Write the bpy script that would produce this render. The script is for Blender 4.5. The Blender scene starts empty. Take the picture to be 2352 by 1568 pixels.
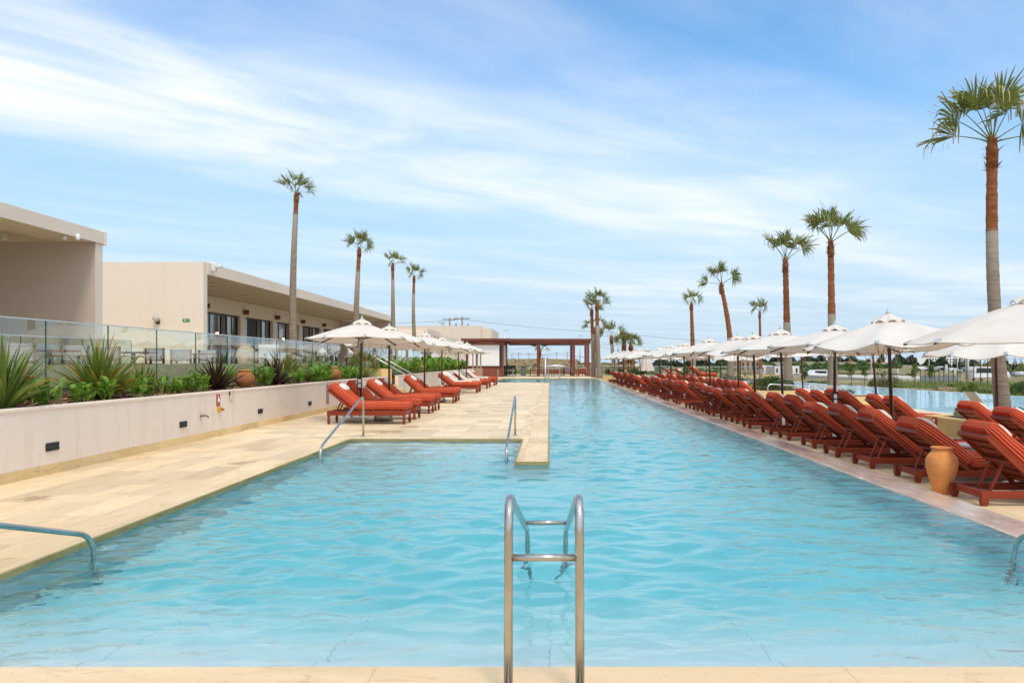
import bpy, bmesh, math, random
import numpy as np
from mathutils import Vector, Matrix, Euler
R = math.radians
scene = bpy.context.scene
col = scene.collection

# ------------------------------------------------------------------ camera, sky, sun, exposure
H = 1.5                      # eye height above the pool deck
cam_d = bpy.data.cameras.new('camera'); cam = bpy.data.objects.new('camera', cam_d); col.objects.link(cam)
cam.location = (0, 0, H); cam.rotation_euler = (R(90), 0, 0)
cam_d.sensor_width = 36; cam_d.lens = 1800 / 2352 * 36
cam_d.shift_x = -86 / 2352; cam_d.shift_y = 47 / 2352
cam_d.clip_start = 0.05; cam_d.clip_end = 6000
scene.camera = cam

SUN_EL, SUN_AZ = R(58), R(160)          # azimuth from +Y towards +X: behind the camera, to the right
world = bpy.data.worlds.new('World'); scene.world = world; world.use_nodes = True
def build_sky():
    nt = world.node_tree; N = nt.nodes; L = nt.links; N.clear()
    def nd(t, **k):
        n = N.new(t)
        for a, b in k.items(): setattr(n, a, b)
        return n
    def ma(op, a, b=None, c=None, clamp=False):
        n = nd('ShaderNodeMath', operation=op, use_clamp=clamp)
        for i, x in enumerate((a, b, c)):
            if x is None: continue
            if isinstance(x, (int, float)): n.inputs[i].default_value = x
            else: L.new(x, n.inputs[i])
        return n.outputs[0]
    out = nd('ShaderNodeOutputWorld'); bg = nd('ShaderNodeBackground'); bg.inputs[1].default_value = 0.10
    sky = nd('ShaderNodeTexSky', sky_type='NISHITA', sun_disc=False, sun_elevation=SUN_EL, sun_rotation=SUN_AZ,
             air_density=1.0, dust_density=0.6, ozone_density=2.2)
    tc = nd('ShaderNodeTexCoord'); sp = nd('ShaderNodeSeparateXYZ'); L.new(tc.outputs['Generated'], sp.inputs[0])
    x, y, z = sp.outputs
    zc = ma('MAXIMUM', z, 0.02)
    px = ma('DIVIDE', x, zc); py = ma('DIVIDE', y, zc)            # the flat cloud deck overhead
    a = ma('ADD', ma('MULTIPLY', px, 0.75), ma('MULTIPLY', py, 0.66))      # along the bands
    s = ma('ADD', ma('MULTIPLY', px, -0.66), ma('MULTIPLY', py, 0.75))     # across the bands
    def noise(ca, cs, sc, det, rough, off, dist=0.0):
        cx = nd('ShaderNodeCombineXYZ'); L.new(ma('MULTIPLY', a, ca), cx.inputs[0]); L.new(ma('MULTIPLY', s, cs), cx.inputs[1]); cx.inputs[2].default_value = off
        n = nd('ShaderNodeTexNoise'); n.inputs['Scale'].default_value = sc; n.inputs['Detail'].default_value = det
        n.inputs['Roughness'].default_value = rough; n.inputs['Distortion'].default_value = dist
        L.new(cx.outputs[0], n.inputs[0]); return n.outputs[0]
    warp = noise(0.5, 0.8, 1.0, 3, 0.5, 7.1)
    sw = ma('ADD', s, ma('MULTIPLY', ma('SUBTRACT', warp, 0.5), 1.1))
    def ramp(v, lo, hi):
        m = nd('ShaderNodeMapRange', interpolation_type='SMOOTHSTEP'); L.new(v, m.inputs[0])
        m.inputs[1].default_value = lo; m.inputs[2].default_value = hi; return m.outputs[0]
    def bandf(c, w):   # soft band across s
        d = ma('DIVIDE', ma('ABSOLUTE', ma('SUBTRACT', sw, c)), w)
        return ma('SUBTRACT', 1.0, ramp(d, 0.0, 1.0))
    n1 = noise(0.26, 0.8, 0.7, 5, 0.50, 1.3, 0.6)
    n2 = noise(0.62, 1.15, 1.1, 9, 0.58, 4.7, 0.7)
    n3 = noise(0.16, 0.5, 1.0, 4, 0.5, 9.9)
    main = ma('MULTIPLY', bandf(3.5, 1.25), ma('ADD', 0.55, ma('MULTIPLY', ramp(a, 3.5, -1.0), 0.6)))
    cov = ma('ADD', ma('MULTIPLY', main, 1.0), ma('MULTIPLY', ramp(n1, 0.36, 0.74), 0.52))
    cov = ma('ADD', cov, ma('MULTIPLY', ramp(n3, 0.42, 0.78), 0.35))
    cov = ma('MULTIPLY', cov, ma('ADD', 0.40, ma('MULTIPLY', ramp(n2, 0.26, 0.74), 0.75)))
    fade = ramp(z, 0.0, 0.10)
    cov = ma('MULTIPLY', ma('MULTIPLY', cov, ma('ADD', 0.35, ma('MULTIPLY', fade, 0.65))), 0.95, clamp=True)
    hz = ma('SUBTRACT', 1.0, ramp(z, 0.02, 0.42))          # thin veil that thickens towards the horizon
    veil = ma('MULTIPLY', hz, 0.96)
    mul = nd('ShaderNodeMix', data_type='RGBA', blend_type='MULTIPLY'); mul.inputs[0].default_value = 1.0
    L.new(sky.outputs[0], mul.inputs[6]); mul.inputs[7].default_value = (0.54, 1.0, 1.21, 1)
    m1 = nd('ShaderNodeMix', data_type='RGBA'); L.new(veil, m1.inputs[0]); L.new(mul.outputs[2], m1.inputs[6]); m1.inputs[7].default_value = (3.15, 3.95, 4.75, 1)
    m2 = nd('ShaderNodeMix', data_type='RGBA'); L.new(cov, m2.inputs[0]); L.new(m1.outputs[2], m2.inputs[6]); m2.inputs[7].default_value = (5.3, 5.55, 5.75, 1)
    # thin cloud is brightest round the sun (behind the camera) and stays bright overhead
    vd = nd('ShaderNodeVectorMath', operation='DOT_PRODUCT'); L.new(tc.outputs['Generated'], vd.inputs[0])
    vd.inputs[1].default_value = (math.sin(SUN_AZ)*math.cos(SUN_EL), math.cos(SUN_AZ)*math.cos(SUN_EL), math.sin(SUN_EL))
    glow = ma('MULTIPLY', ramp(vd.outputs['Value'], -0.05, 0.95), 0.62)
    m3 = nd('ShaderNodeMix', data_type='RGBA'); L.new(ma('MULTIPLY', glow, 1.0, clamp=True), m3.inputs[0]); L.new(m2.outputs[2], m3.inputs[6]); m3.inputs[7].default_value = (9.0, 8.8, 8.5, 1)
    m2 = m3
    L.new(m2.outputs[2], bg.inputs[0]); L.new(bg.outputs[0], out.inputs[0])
build_sky()

sun_d = bpy.data.lights.new('sun', 'SUN'); sun = bpy.data.objects.new('sun', sun_d); col.objects.link(sun)
sun_d.energy = 1.05; sun_d.angle = R(12); sun_d.color = (1.0, 0.90, 0.76)
sdir = Vector((math.sin(SUN_AZ) * math.cos(SUN_EL), math.cos(SUN_AZ) * math.cos(SUN_EL), math.sin(SUN_EL)))
sun.rotation_euler = sdir.to_track_quat('Z', 'Y').to_euler(); sun.location = (0, -20, 40)
scene.view_settings.view_transform = 'Standard'; scene.view_settings.look = 'None'
scene.view_settings.exposure = 0.92; scene.view_settings.gamma = 1.0
scene.render.engine = 'CYCLES'
scene.cycles.use_denoising = True
scene.cycles.max_bounces = 10; scene.cycles.transparent_max_bounces = 16; scene.cycles.transmission_bounces = 8
scene.cycles.sample_clamp_indirect = 10.0
scene.cycles.use_adaptive_sampling = True; scene.cycles.adaptive_threshold = 0.012

# ------------------------------------------------------------------ helpers
def P(u, v, D): return Vector(((u - 1262) / 1800 * D, D, H - (v - 831) / 1800 * D))   # the point at distance D seen at (u, v) of a 2352 px wide photo
def Gz(u, v, z):
    D = (H - z) * 1800 / (v - 831); return Vector(((u - 1262) / 1800 * D, D, z))
ORD = 'nearest second third fourth fifth sixth seventh eighth ninth tenth eleventh twelfth thirteenth fourteenth fifteenth sixteenth seventeenth eighteenth nineteenth twentieth'.split()
def ordn(i):
    if i < 20: return ORD[i]
    t = ['twenty', 'thirty', 'forty'][(i + 1) // 10 - 2]; r = (i + 1) % 10
    return (t[:-1] + 'ieth') if r == 0 else t + '-' + ['', 'first'] [1:][0] if r == 1 else t + '-' + ORD[r - 1]

def tag(o, label=None, cat=None, group=None, kind=None):
    for k, v in (('label', label), ('category', cat), ('group', group), ('kind', kind)):
        if v: o[k] = v
    return o
def thing(name, label, cat, loc=(0, 0, 0), rz=0.0, group=None):
    o = bpy.data.objects.new(name, None); o.empty_display_size = 0.2; col.objects.link(o)
    o.location = loc; o.rotation_euler = (0, 0, rz)
    return tag(o, label, cat, group)
KIDS = {}
def link(o, parent=None):
    col.objects.link(o)
    if parent is not None:
        o.parent = parent; KIDS.setdefault(parent.name, []).append(o)
    return o
def dup(o, parent=None):
    c = o.copy(); link(c, parent)
    for ch in list(KIDS.get(o.name, [])): dup(ch, c)
    return c

class MB:
    def __init__(s): s.v = []; s.f = []; s.m = []; s.t = []; s.mi = 0; s.tv = 0.0; s.sm = []; s.smooth = False
    def add(s, vs, fs, ts=None):
        b = len(s.v); s.v += [tuple(p) for p in vs]
        s.t += list(ts) if ts is not None else [s.tv] * len(vs)
        for f in fs: s.f.append(tuple(i + b for i in f)); s.m.append(s.mi); s.sm.append(s.smooth)
        return s
    def box(s, x0, x1, y0, y1, z0, z1, bev=0.0):
        if bev <= 0:
            vs = [(x0,y0,z0),(x1,y0,z0),(x1,y1,z0),(x0,y1,z0),(x0,y0,z1),(x1,y0,z1),(x1,y1,z1),(x0,y1,z1)]
            return s.add(vs, [(0,3,2,1),(4,5,6,7),(0,1,5,4),(1,2,6,5),(2,3,7,6),(3,0,4,7)])
        b = min(bev, (x1-x0)/2.01, (y1-y0)/2.01, (z1-z0)/2.01)
        vs = []; idx = {}
        for sx in (0, 1):
            for sy in (0, 1):
                for sz in (0, 1):
                    X, Y, Z = (x0, x1)[sx], (y0, y1)[sy], (z0, z1)[sz]
                    dx, dy, dz = (b, -b)[sx], (b, -b)[sy], (b, -b)[sz]
                    for ax in range(3):
                        p = [X + dx, Y + dy, Z + dz]; p[ax] = (X, Y, Z)[ax]
                        idx[(sx, sy, sz, ax)] = len(vs); vs.append(tuple(p))
        fs = []
        for ax in range(3):
            o1, o2 = [(1, 2), (2, 0), (0, 1)][ax]
            for sd in (0, 1):
                q = []
                for a, c in ((0, 0), (1, 0), (1, 1), (0, 1)):
                    k = [0, 0, 0]; k[ax] = sd; k[o1] = a; k[o2] = c; q.append(idx[(k[0], k[1], k[2], ax)])
                fs.append(tuple(q) if sd else tuple(q[::-1]))
        for ax in range(3):                                   # edges along ax
            o1, o2 = [(1, 2), (2, 0), (0, 1)][ax]
            for a in (0, 1):
                for c in (0, 1):
                    k0 = [0, 0, 0]; k0[o1] = a; k0[o2] = c; k1 = list(k0); k1[ax] = 1
                    q = [idx[(*k0, o1)], idx[(*k1, o1)], idx[(*k1, o2)], idx[(*k0, o2)]]
                    fs.append(tuple(q) if (a == c) == False else tuple(q[::-1]))
        for sx in (0, 1):
            for sy in (0, 1):
                for sz in (0, 1):
                    q = (idx[(sx, sy, sz, 0)], idx[(sx, sy, sz, 1)], idx[(sx, sy, sz, 2)])
                    fs.append(q if (sx + sy + sz) % 2 else q[::-1])
        return s.add(vs, fs)
    def xbox(s, M, sx, sy, sz, bev=0.0):                       # a box centred on M's origin, in M's axes
        t = MB(); t.box(-sx/2, sx/2, -sy/2, sy/2, -sz/2, sz/2, bev)
        return s.add([M @ Vector(p) for p in t.v], t.f)
    def beam(s, p0, p1, w, h, up=(0, 0, 1), bev=0.0):
        p0, p1 = Vector(p0), Vector(p1); d = p1 - p0; L = d.length; d.normalize(); u = Vector(up)
        y = u.cross(d)
        if y.length < 1e-4: y = Vector((1, 0, 0)).cross(d)
        y.normalize(); z = d.cross(y)
        M = Matrix(((d.x, y.x, z.x, 0), (d.y, y.y, z.y, 0), (d.z, y.z, z.z, 0), (0, 0, 0, 1))); M.translation = (p0 + p1) / 2
        return s.xbox(M, L, w, h, bev)
    def tube(s, pts, r, n=10, cap=True, ts=None):
        pts = [Vector(p) for p in pts]; k = len(pts)
        rs = r if isinstance(r, (list, tuple)) else [r] * k
        vs = []; tt = []; prev = None
        for i, p in enumerate(pts):
            d = (pts[min(i+1, k-1)] - pts[max(i-1, 0)]).normalized()
            if prev is None: a = Vector((0, 0, 1)).cross(d); a = Vector((1, 0, 0)) if a.length < 1e-3 else a.normalized()
            else: a = prev - d * prev.dot(d); a.normalize()
            prev = a; b = d.cross(a)
            for j in range(n):
                th = 2 * math.pi * j / n; vs.append(p + (a * math.cos(th) + b * math.sin(th)) * rs[i])
                tt.append(ts[i] if ts is not None else s.tv)
        fs = [(i*n+j, i*n+(j+1) % n, (i+1)*n+(j+1) % n, (i+1)*n+j) for i in range(k-1) for j in range(n)]
        if cap: fs += [tuple(range(n))[::-1], tuple((k-1)*n + j for j in range(n))]
        return s.add(vs, fs, tt)
    def lathe(s, prof, n=20, c=(0, 0, 0), closed=True, ts=None):
        vs = []; tt = []
        for i, (r, z) in enumerate(prof):
            for j in range(n):
                th = 2*math.pi*j/n; vs.append((c[0] + r*math.cos(th), c[1] + r*math.sin(th), c[2] + z)); tt.append(ts[i] if ts else z)
        k = len(prof)
        fs = [(i*n+j, i*n+(j+1) % n, (i+1)*n+(j+1) % n, (i+1)*n+j) for i in range(k-1) for j in range(n)]
        if closed: fs += [tuple(range(n))[::-1], tuple((k-1)*n + j for j in range(n))]
        return s.add(vs, fs, tt)
    def prism(s, poly, z0, z1):
        n = len(poly); ar = sum(poly[i][0]*poly[(i+1) % n][1] - poly[(i+1) % n][0]*poly[i][1] for i in range(n))
        if ar < 0: poly = poly[::-1]
        vs = [(x, y, z0) for x, y in poly] + [(x, y, z1) for x, y in poly]
        return s.add(vs, [tuple(range(n))[::-1], tuple(range(n, 2*n))] + [(i, (i+1) % n, n+(i+1) % n, n+i) for i in range(n)])
    def quad(s, a, b, c, d): return s.add([a, b, c, d], [(0, 1, 2, 3)])
    recalc = False
    def mesh(s, name, mats):
        me = bpy.data.meshes.new(name); me.from_pydata(s.v, [], s.f)
        for m in (mats if isinstance(mats, (list, tuple)) else [mats]): me.materials.append(m)
        me.polygons.foreach_set('material_index', s.m); me.polygons.foreach_set('use_smooth', s.sm)
        at = me.attributes.new('t', 'FLOAT', 'POINT'); at.data.foreach_set('value', s.t)
        me.update()
        if s.recalc:
            bm = bmesh.new(); bm.from_mesh(me); bmesh.ops.recalc_face_normals(bm, faces=bm.faces); bm.to_mesh(me); bm.free(); me.update()
        return me
    def build(s, name, mats, parent=None, loc=None, rz=None):
        o = bpy.data.objects.new(name, s.mesh(name, mats)); link(o, parent)
        if loc is not None: o.location = loc
        if rz is not None: o.rotation_euler = (0, 0, rz)
        return o
def sm(): m = MB(); m.smooth = True; return m
def arc(pts, rad, n=5):
    """round the inner corners of a polyline"""
    pts = [Vector(p) for p in pts]; out = [pts[0]]
    for i in range(1, len(pts) - 1):
        a, b, c = pts[i-1], pts[i], pts[i+1]; d0 = (a-b); d1 = (c-b); r = min(rad, d0.length*.45, d1.length*.45)
        q0 = b + d0.normalized()*r; q1 = b + d1.normalized()*r
        for k in range(n+1):
            t = k/n; out.append(q0*(1-t)**2 + b*2*t*(1-t) + q1*t*t)
    out.append(pts[-1]); return out

# ------------------------------------------------------------------ materials
def newmat(name):
    m = bpy.data.materials.new(name); m.use_nodes = True; nt = m.node_tree; nt.nodes.clear()
    return m, nt.nodes, nt.links
def node(N, t, ins=None, **k):
    n = N.new(t)
    for a, b in k.items(): setattr(n, a, b)
    for a, b in (ins or {}).items(): n.inputs[a].default_value = b
    return n
def c4(c): return (c[0], c[1], c[2], 1.0)
def mix(N, L, fac, a, b, mode='MIX'):
    n = N.new('ShaderNodeMix'); n.data_type = 'RGBA'; n.blend_type = mode
    for i, x in ((0, fac), (6, a), (7, b)):
        if isinstance(x, (int, float)): n.inputs[i].default_value = x
        elif isinstance(x, tuple): n.inputs[i].default_value = c4(x)
        else: L.new(x, n.inputs[i])
    return n.outputs[2]
def mrange(N, L, v, lo, hi, o0=0.0, o1=1.0):
    n = N.new('ShaderNodeMapRange'); L.new(v, n.inputs[0])
    for i, x in ((1, lo), (2, hi), (3, o0), (4, o1)): n.inputs[i].default_value = x
    return n.outputs[0]
def mth(N, L, op, a, b=None):
    n = N.new('ShaderNodeMath'); n.operation = op
    for i, x in ((0, a), (1, b)):
        if x is None: continue
        if isinstance(x, (int, float)): n.inputs[i].default_value = x
        else: L.new(x, n.inputs[i])
    return n.outputs[0]
def nz(N, L, vec, scale, det=4, rough=0.55, dist=0.0):
    n = node(N, 'ShaderNodeTexNoise', {'Scale': scale, 'Detail': det, 'Roughness': rough, 'Distortion': dist}); L.new(vec, n.inputs[0]); return n.outputs[0]
def scaled(N, L, vec, s):
    n = node(N, 'ShaderNodeMapping'); n.inputs['Scale'].default_value = s; L.new(vec, n.inputs[0]); return n.outputs[0]
def finish(m, N, L, colr, rough=0.7, metal=0.0, bump=None, bd=0.01, bs=0.5, spec=0.5, extra=None, trans=None):
    out = node(N, 'ShaderNodeOutputMaterial'); b = node(N, 'ShaderNodeBsdfPrincipled')
    for k, x in (('Base Color', colr), ('Roughness', rough), ('Metallic', metal), ('Specular IOR Level', spec)):
        if isinstance(x, (int, float)): b.inputs[k].default_value = x
        elif isinstance(x, tuple): b.inputs[k].default_value = c4(x)
        else: L.new(x, b.inputs[k])
    for k, x in (extra or {}).items(): b.inputs[k].default_value = x
    if bump is not None:
        bn = node(N, 'ShaderNodeBump', {'Strength': bs, 'Distance': bd}); L.new(bump, bn.inputs['Height']); L.new(bn.outputs[0], b.inputs['Normal'])
    sh = b.outputs[0]
    if trans is not None:
        tr = node(N, 'ShaderNodeBsdfTranslucent')
        if isinstance(trans[1], tuple): tr.inputs[0].default_value = c4(trans[1])
        else: L.new(trans[1], tr.inputs[0])
        ms = node(N, 'ShaderNodeMixShader', {0: trans[0]}); L.new(sh, ms.inputs[1]); L.new(tr.outputs[0], ms.inputs[2]); sh = ms.outputs[0]
    L.new(sh, out.inputs[0]); return m
def plain(name, c, c2=None, scale=3.0, rough=0.7, metal=0.0, bscale=None, bd=0.005, bs=0.4, spec=0.5, stretch=(1, 1, 1), rnd=0.0, streak=None, mott=0.08):
    m, N, L = newmat(name); tc = node(N, 'ShaderNodeTexCoord'); v = scaled(N, L, tc.outputs['Object'], stretch)
    c2 = c2 or tuple(x * 0.86 for x in c)
    k = mrange(N, L, nz(N, L, v, scale, 6, 0.6), 0.32, 0.68)
    cc = mix(N, L, k, c, c2)
    k2 = mrange(N, L, nz(N, L, v, scale * 9, 3), 0.3, 0.7, 1 - mott, 1 + mott)
    hv = node(N, 'ShaderNodeHueSaturation'); L.new(cc, hv.inputs['Color']); L.new(k2, hv.inputs['Value']); cc = hv.outputs[0]
    if rnd:
        oi = node(N, 'ShaderNodeObjectInfo'); h2 = node(N, 'ShaderNodeHueSaturation'); L.new(cc, h2.inputs['Color'])
        L.new(mrange(N, L, oi.outputs['Random'], 0, 1, 1 - rnd, 1 + rnd), h2.inputs['Value']); cc = h2.outputs[0]
    if streak:      # rain streaks and dirt that run down a wall
        vs = scaled(N, L, tc.outputs['Object'], (1, 1, 0.10)); k3 = mrange(N, L, nz(N, L, vs, 4.0, 5, 0.65), 0.52, 0.78, 0, streak)
        cc = mix(N, L, k3, cc, tuple(x * f for x, f in zip(c, (0.62, 0.55, 0.45))))
    b = nz(N, L, v, bscale, 5, 0.6) if bscale else None
    return finish(m, N, L, cc, rough, metal, b, bd, bs, spec)

M = {}
def mk_stone(name, c, c2, cw, ch, rot, tint=0.17, rough=0.55, vein=(0.36, 0.22, 0.09), mort=0.0035, veinamt=0.72, stain=()):
    m, N, L = newmat(name); tc = node(N, 'ShaderNodeTexCoord'); mp = node(N, 'ShaderNodeMapping'); mp.inputs['Rotation'].default_value = (0, 0, rot)
    L.new(tc.outputs['Object'], mp.inputs[0]); v = mp.outputs[0]
    br = node(N, 'ShaderNodeTexBrick', {'Color1': (0, 0, 0, 1), 'Color2': (1, 1, 1, 1), 'Mortar': (0.5, 0.5, 0.5, 1), 'Scale': 1.0, 'Mortar Size': mort, 'Mortar Smooth': 0.2, 'Bias': 0.0, 'Brick Width': cw, 'Row Height': ch})
    br.offset = 0.37; br.offset_frequency = 2; L.new(v, br.inputs[0])
    vst = scaled(N, L, v, (0.45, 1.6, 1))
    big = mrange(N, L, nz(N, L, vst, 1.1, 7, 0.62, 0.6), 0.34, 0.70)
    cc = mix(N, L, big, c, c2)
    hv = node(N, 'ShaderNodeHueSaturation'); L.new(cc, hv.inputs['Color'])
    bw = node(N, 'ShaderNodeRGBToBW'); L.new(br.outputs[0], bw.inputs[0])
    L.new(mrange(N, L, bw.outputs[0], 0, 1, 1 - tint, 1 + tint * 0.7), hv.inputs['Value']); cc = hv.outputs[0]
    ve = mrange(N, L, nz(N, L, vst, 3.2, 10, 0.74, 1.4), 0.555, 0.70, 0, veinamt); cc = mix(N, L, ve, cc, vein)
    sp = mrange(N, L, nz(N, L, v, 30, 4, 0.6), 0.58, 0.72, 0, 0.38); cc = mix(N, L, sp, cc, vein)
    cc = mix(N, L, mth(N, L, 'MULTIPLY', br.outputs[1], 0.40), cc, tuple(x * 0.42 for x in c2))
    if stain:       # dried splash marks with a ragged outline
        for sx, sy, sr in stain:
            ds = node(N, 'ShaderNodeVectorMath', operation='DISTANCE'); L.new(tc.outputs['Object'], ds.inputs[0]); ds.inputs[1].default_value = (sx, sy, 0)
            rag = mth(N, L, 'ADD', mth(N, L, 'DIVIDE', ds.outputs['Value'], sr), mth(N, L, 'MULTIPLY', nz(N, L, scaled(N, L, tc.outputs['Object'], (1, .45, 1)), 3.5, 5, 0.65), 1.9))
            cc = mix(N, L, mrange(N, L, rag, 1.25, 1.38, 0.60, 0.0), cc, (0.30, 0.19, 0.09))
    bh = mth(N, L, 'SUBTRACT', mth(N, L, 'MULTIPLY', nz(N, L, v, 24, 4), 0.25), br.outputs[1])
    ro = mrange(N, L, nz(N, L, v, 2.2, 4), 0.3, 0.7, rough - 0.12, rough + 0.15)
    M[name] = finish(m, N, L, cc, ro, 0, bh, 0.003, 0.5, 0.4)
mk_stone('deck', (0.75, 0.575, 0.355), (0.66, 0.475, 0.265), 1.2, 0.40, R(90), stain=((-4.6, 11.6, .5), (-5.6, 8.6, .45)))
mk_stone('deck_far', (0.75, 0.60, 0.385), (0.68, 0.52, 0.31), 0.60, 0.60, R(90), stain=((-3.5, 16.9, .9), (-3.2, 18.2, .6), (-2.4, 24.0, .8), (-1.5, 31.0, .9)))
mk_stone('coping', (0.75, 0.575, 0.355), (0.64, 0.45, 0.245), 2.3, 6.0, 0, 0.03, veinamt=0.65)
mk_stone('skirting', (0.80, 0.62, 0.35), (0.64, 0.45, 0.20), 0.9, 5.0, R(90), vein=(0.25, 0.15, 0.06), veinamt=0.7)
mk_stone('ochre', (0.74, 0.56, 0.27), (0.66, 0.46, 0.19), 0.9, 5.0, R(90), 0.05, 0.7, (0.40, 0.25, 0.08), 0.002)
mk_stone('terrace_stone', (0.72, 0.63, 0.40), (0.64, 0.53, 0.30), 1.2, 3.0, R(90), 0.05, 0.6, (0.45, 0.36, 0.18), 0.002)
def mk_weir():
    m, N, L = newmat('weir'); tc = node(N, 'ShaderNodeTexCoord'); v = tc.outputs['Object']
    br = node(N, 'ShaderNodeTexBrick', {'Scale': 1.0, 'Mortar Size': 0.003, 'Brick Width': 3.0, 'Row Height': 0.9, 'Color1': (0, 0, 0, 1), 'Color2': (1, 1, 1, 1)}); L.new(v, br.inputs[0])
    k = mrange(N, L, nz(N, L, scaled(N, L, v, (3.5, 0.9, 1)), 1.3, 6, 0.65, 1.2), 0.35, 0.65)
    cc = mix(N, L, k, (0.45, 0.34, 0.275), (0.60, 0.49, 0.415))
    foam = mrange(N, L, nz(N, L, scaled(N, L, v, (2.0, 0.8, 1)), 2.4, 8, 0.7, 1.6), 0.60, 0.72, 0, 0.75); cc = mix(N, L, foam, cc, (0.80, 0.76, 0.72))
    cc = mix(N, L, mth(N, L, 'MULTIPLY', br.outputs[1], 0.5), cc, (0.2, 0.13, 0.1))
    M['weir'] = finish(m, N, L, cc, 0.16, 0, nz(N, L, scaled(N, L, v, (3, 1, 1)), 3.5, 6, 0.6, 1.0), 0.012, 0.6, 0.6)
mk_weir()
def mk_pool():
    m, N, L = newmat('pool_lining'); tc = node(N, 'ShaderNodeTexCoord'); v = tc.outputs['Object']
    br = node(N, 'ShaderNodeTexBrick', {'Scale': 1.0, 'Mortar Size': 0.004, 'Brick Width': 1.25, 'Row Height': 3.1, 'Color1': (0, 0, 0, 1), 'Color2': (1, 1, 1, 1)}); L.new(v, br.inputs[0])
    k = mrange(N, L, nz(N, L, v, 1.1, 6, 0.6), 0.3, 0.7)
    cc = mix(N, L, k, (0.78, 0.85, 0.85), (0.70, 0.78, 0.79))
    cc = mix(N, L, mth(N, L, 'MULTIPLY', br.outputs[1], 0.55), cc, (0.25, 0.36, 0.36))
    M['pool_lining'] = finish(m, N, L, cc, 0.6)
mk_pool()
def mk_water(name, absorb, dens, bsc, bdist):
    m, N, L = newmat(name); out = node(N, 'ShaderNodeOutputMaterial'); b = node(N, 'ShaderNodeBsdfPrincipled', {'Base Color': (1, 1, 1, 1), 'Roughness': 0.0, 'IOR': 1.333, 'Transmission Weight': 1.0})
    tc = node(N, 'ShaderNodeTexCoord'); v = tc.outputs['Object']
    h = mth(N, L, 'ADD', nz(N, L, scaled(N, L, v, (0.8, 1.25, 1)), bsc, 1.5, 0.45, 0.4), mth(N, L, 'MULTIPLY', nz(N, L, scaled(N, L, v, (0.7, 1.2, 1)), bsc * 3.1, 2, 0.5, 0.4), 0.22))
    bn = node(N, 'ShaderNodeBump', {'Strength': 1.0, 'Distance': bdist}); L.new(h, bn.inputs['Height']); L.new(bn.outputs[0], b.inputs['Normal'])
    va = node(N, 'ShaderNodeVolumeAbsorption', {'Color': c4(absorb), 'Density': dens})
    L.new(b.outputs[0], out.inputs[0]); L.new(va.outputs[0], out.inputs[1]); M[name] = m
mk_water('water', (0.20, 0.875, 0.925), 0.52, 4.6, 0.022)
def mk_glass():
    m, N, L = newmat('clear_glass'); out = node(N, 'ShaderNodeOutputMaterial')
    t = node(N, 'ShaderNodeBsdfTransparent', {0: (0.80, 0.93, 0.92, 1)}); g = node(N, 'ShaderNodeBsdfGlossy', {0: (0.95, 1, 1, 1), 'Roughness': 0.0})
    fr = node(N, 'ShaderNodeFresnel', {'IOR': 1.5}); k = mth(N, L, 'MINIMUM', mth(N, L, 'MULTIPLY', fr.outputs[0], 1.9), 1.0)
    s = node(N, 'ShaderNodeMixShader'); L.new(k, s.inputs[0]); L.new(t.outputs[0], s.inputs[1]); L.new(g.outputs[0], s.inputs[2]); L.new(s.outputs[0], out.inputs[0]); M['glass'] = m
mk_glass()
M['glass_edge'] = plain('glass_edge', (0.03, 0.10, 0.09), rough=0.2)
M['rail_cap'] = plain('rail_cap', (0.70, 0.70, 0.70), rough=0.35, metal=0.6)
M['plaster'] = plain('plaster', (0.76, 0.652, 0.56), (0.74, 0.632, 0.54), 0.8, 0.85, mott=.02, bscale=60, bd=0.002, streak=0.42)
M['plaster_house'] = plain('plaster_house', (0.74, 0.625, 0.52), (0.725, 0.61, 0.505), 0.5, 0.85, mott=.015, bscale=40, bd=0.003, streak=0.10)
M['plaster_shaded'] = plain('plaster_shaded', (0.56, 0.46, 0.40), (0.545, 0.445, 0.385), 0.5, 0.85, mott=.015, bscale=40, bd=0.003)  # house plaster, darkened: the canopy's shade is put into the colour
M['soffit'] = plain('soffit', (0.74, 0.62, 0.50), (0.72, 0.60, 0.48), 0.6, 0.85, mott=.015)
M['soffit_shaded'] = plain('soffit_shaded', (0.50, 0.41, 0.33), (0.47, 0.385, 0.31), 0.6, 0.85, mott=.02)  # darker copy of the soffit: shade behind the lit beams put into colour
M['white_wall'] = plain('white_wall', (0.74, 0.72, 0.69), rough=0.8)
M['nosing'] = plain('nosing', (0.36, 0.29, 0.11), (0.24, 0.19, 0.07), 2.2, 0.7, bscale=20)
M['waterline'] = plain('waterline', (0.50, 0.52, 0.47), (0.40, 0.44, 0.40), 2.0, 0.5)
M['steel'] = plain('steel', (0.55, 0.54, 0.52), (0.42, 0.38, 0.33), 6, 0.22, 1.0, stretch=(1, 1, 0.3))
M['steel_grey'] = plain('steel_grey', (0.62, 0.62, 0.62), rough=0.35, metal=0.9)
M['red_wood'] = plain('red_wood', (0.27, 0.038, 0.011), (0.16, 0.020, 0.006), 2.5, 0.5, spec=0.3, bscale=30, bd=0.001, stretch=(0.25, 2, 2), rnd=0.10)
M['brown_wood'] = plain('brown_wood', (0.20, 0.052, 0.026), (0.12, 0.030, 0.016), 3.0, 0.5, stretch=(0.4, 2, 2))
M['grey_wood'] = plain('grey_wood', (0.28, 0.17, 0.10), (0.20, 0.11, 0.06), 3.0, 0.7, stretch=(0.4, 2, 2))
M['dark_wood'] = plain('dark_wood', (0.045, 0.016, 0.011), (0.075, 0.030, 0.020), 3.0, 0.4, stretch=(4, 4, 0.4))
M['dark_metal'] = plain('dark_metal', (0.012, 0.012, 0.014), rough=0.4)
M['black'] = plain('black', (0.008, 0.008, 0.009), rough=0.6)
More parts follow.
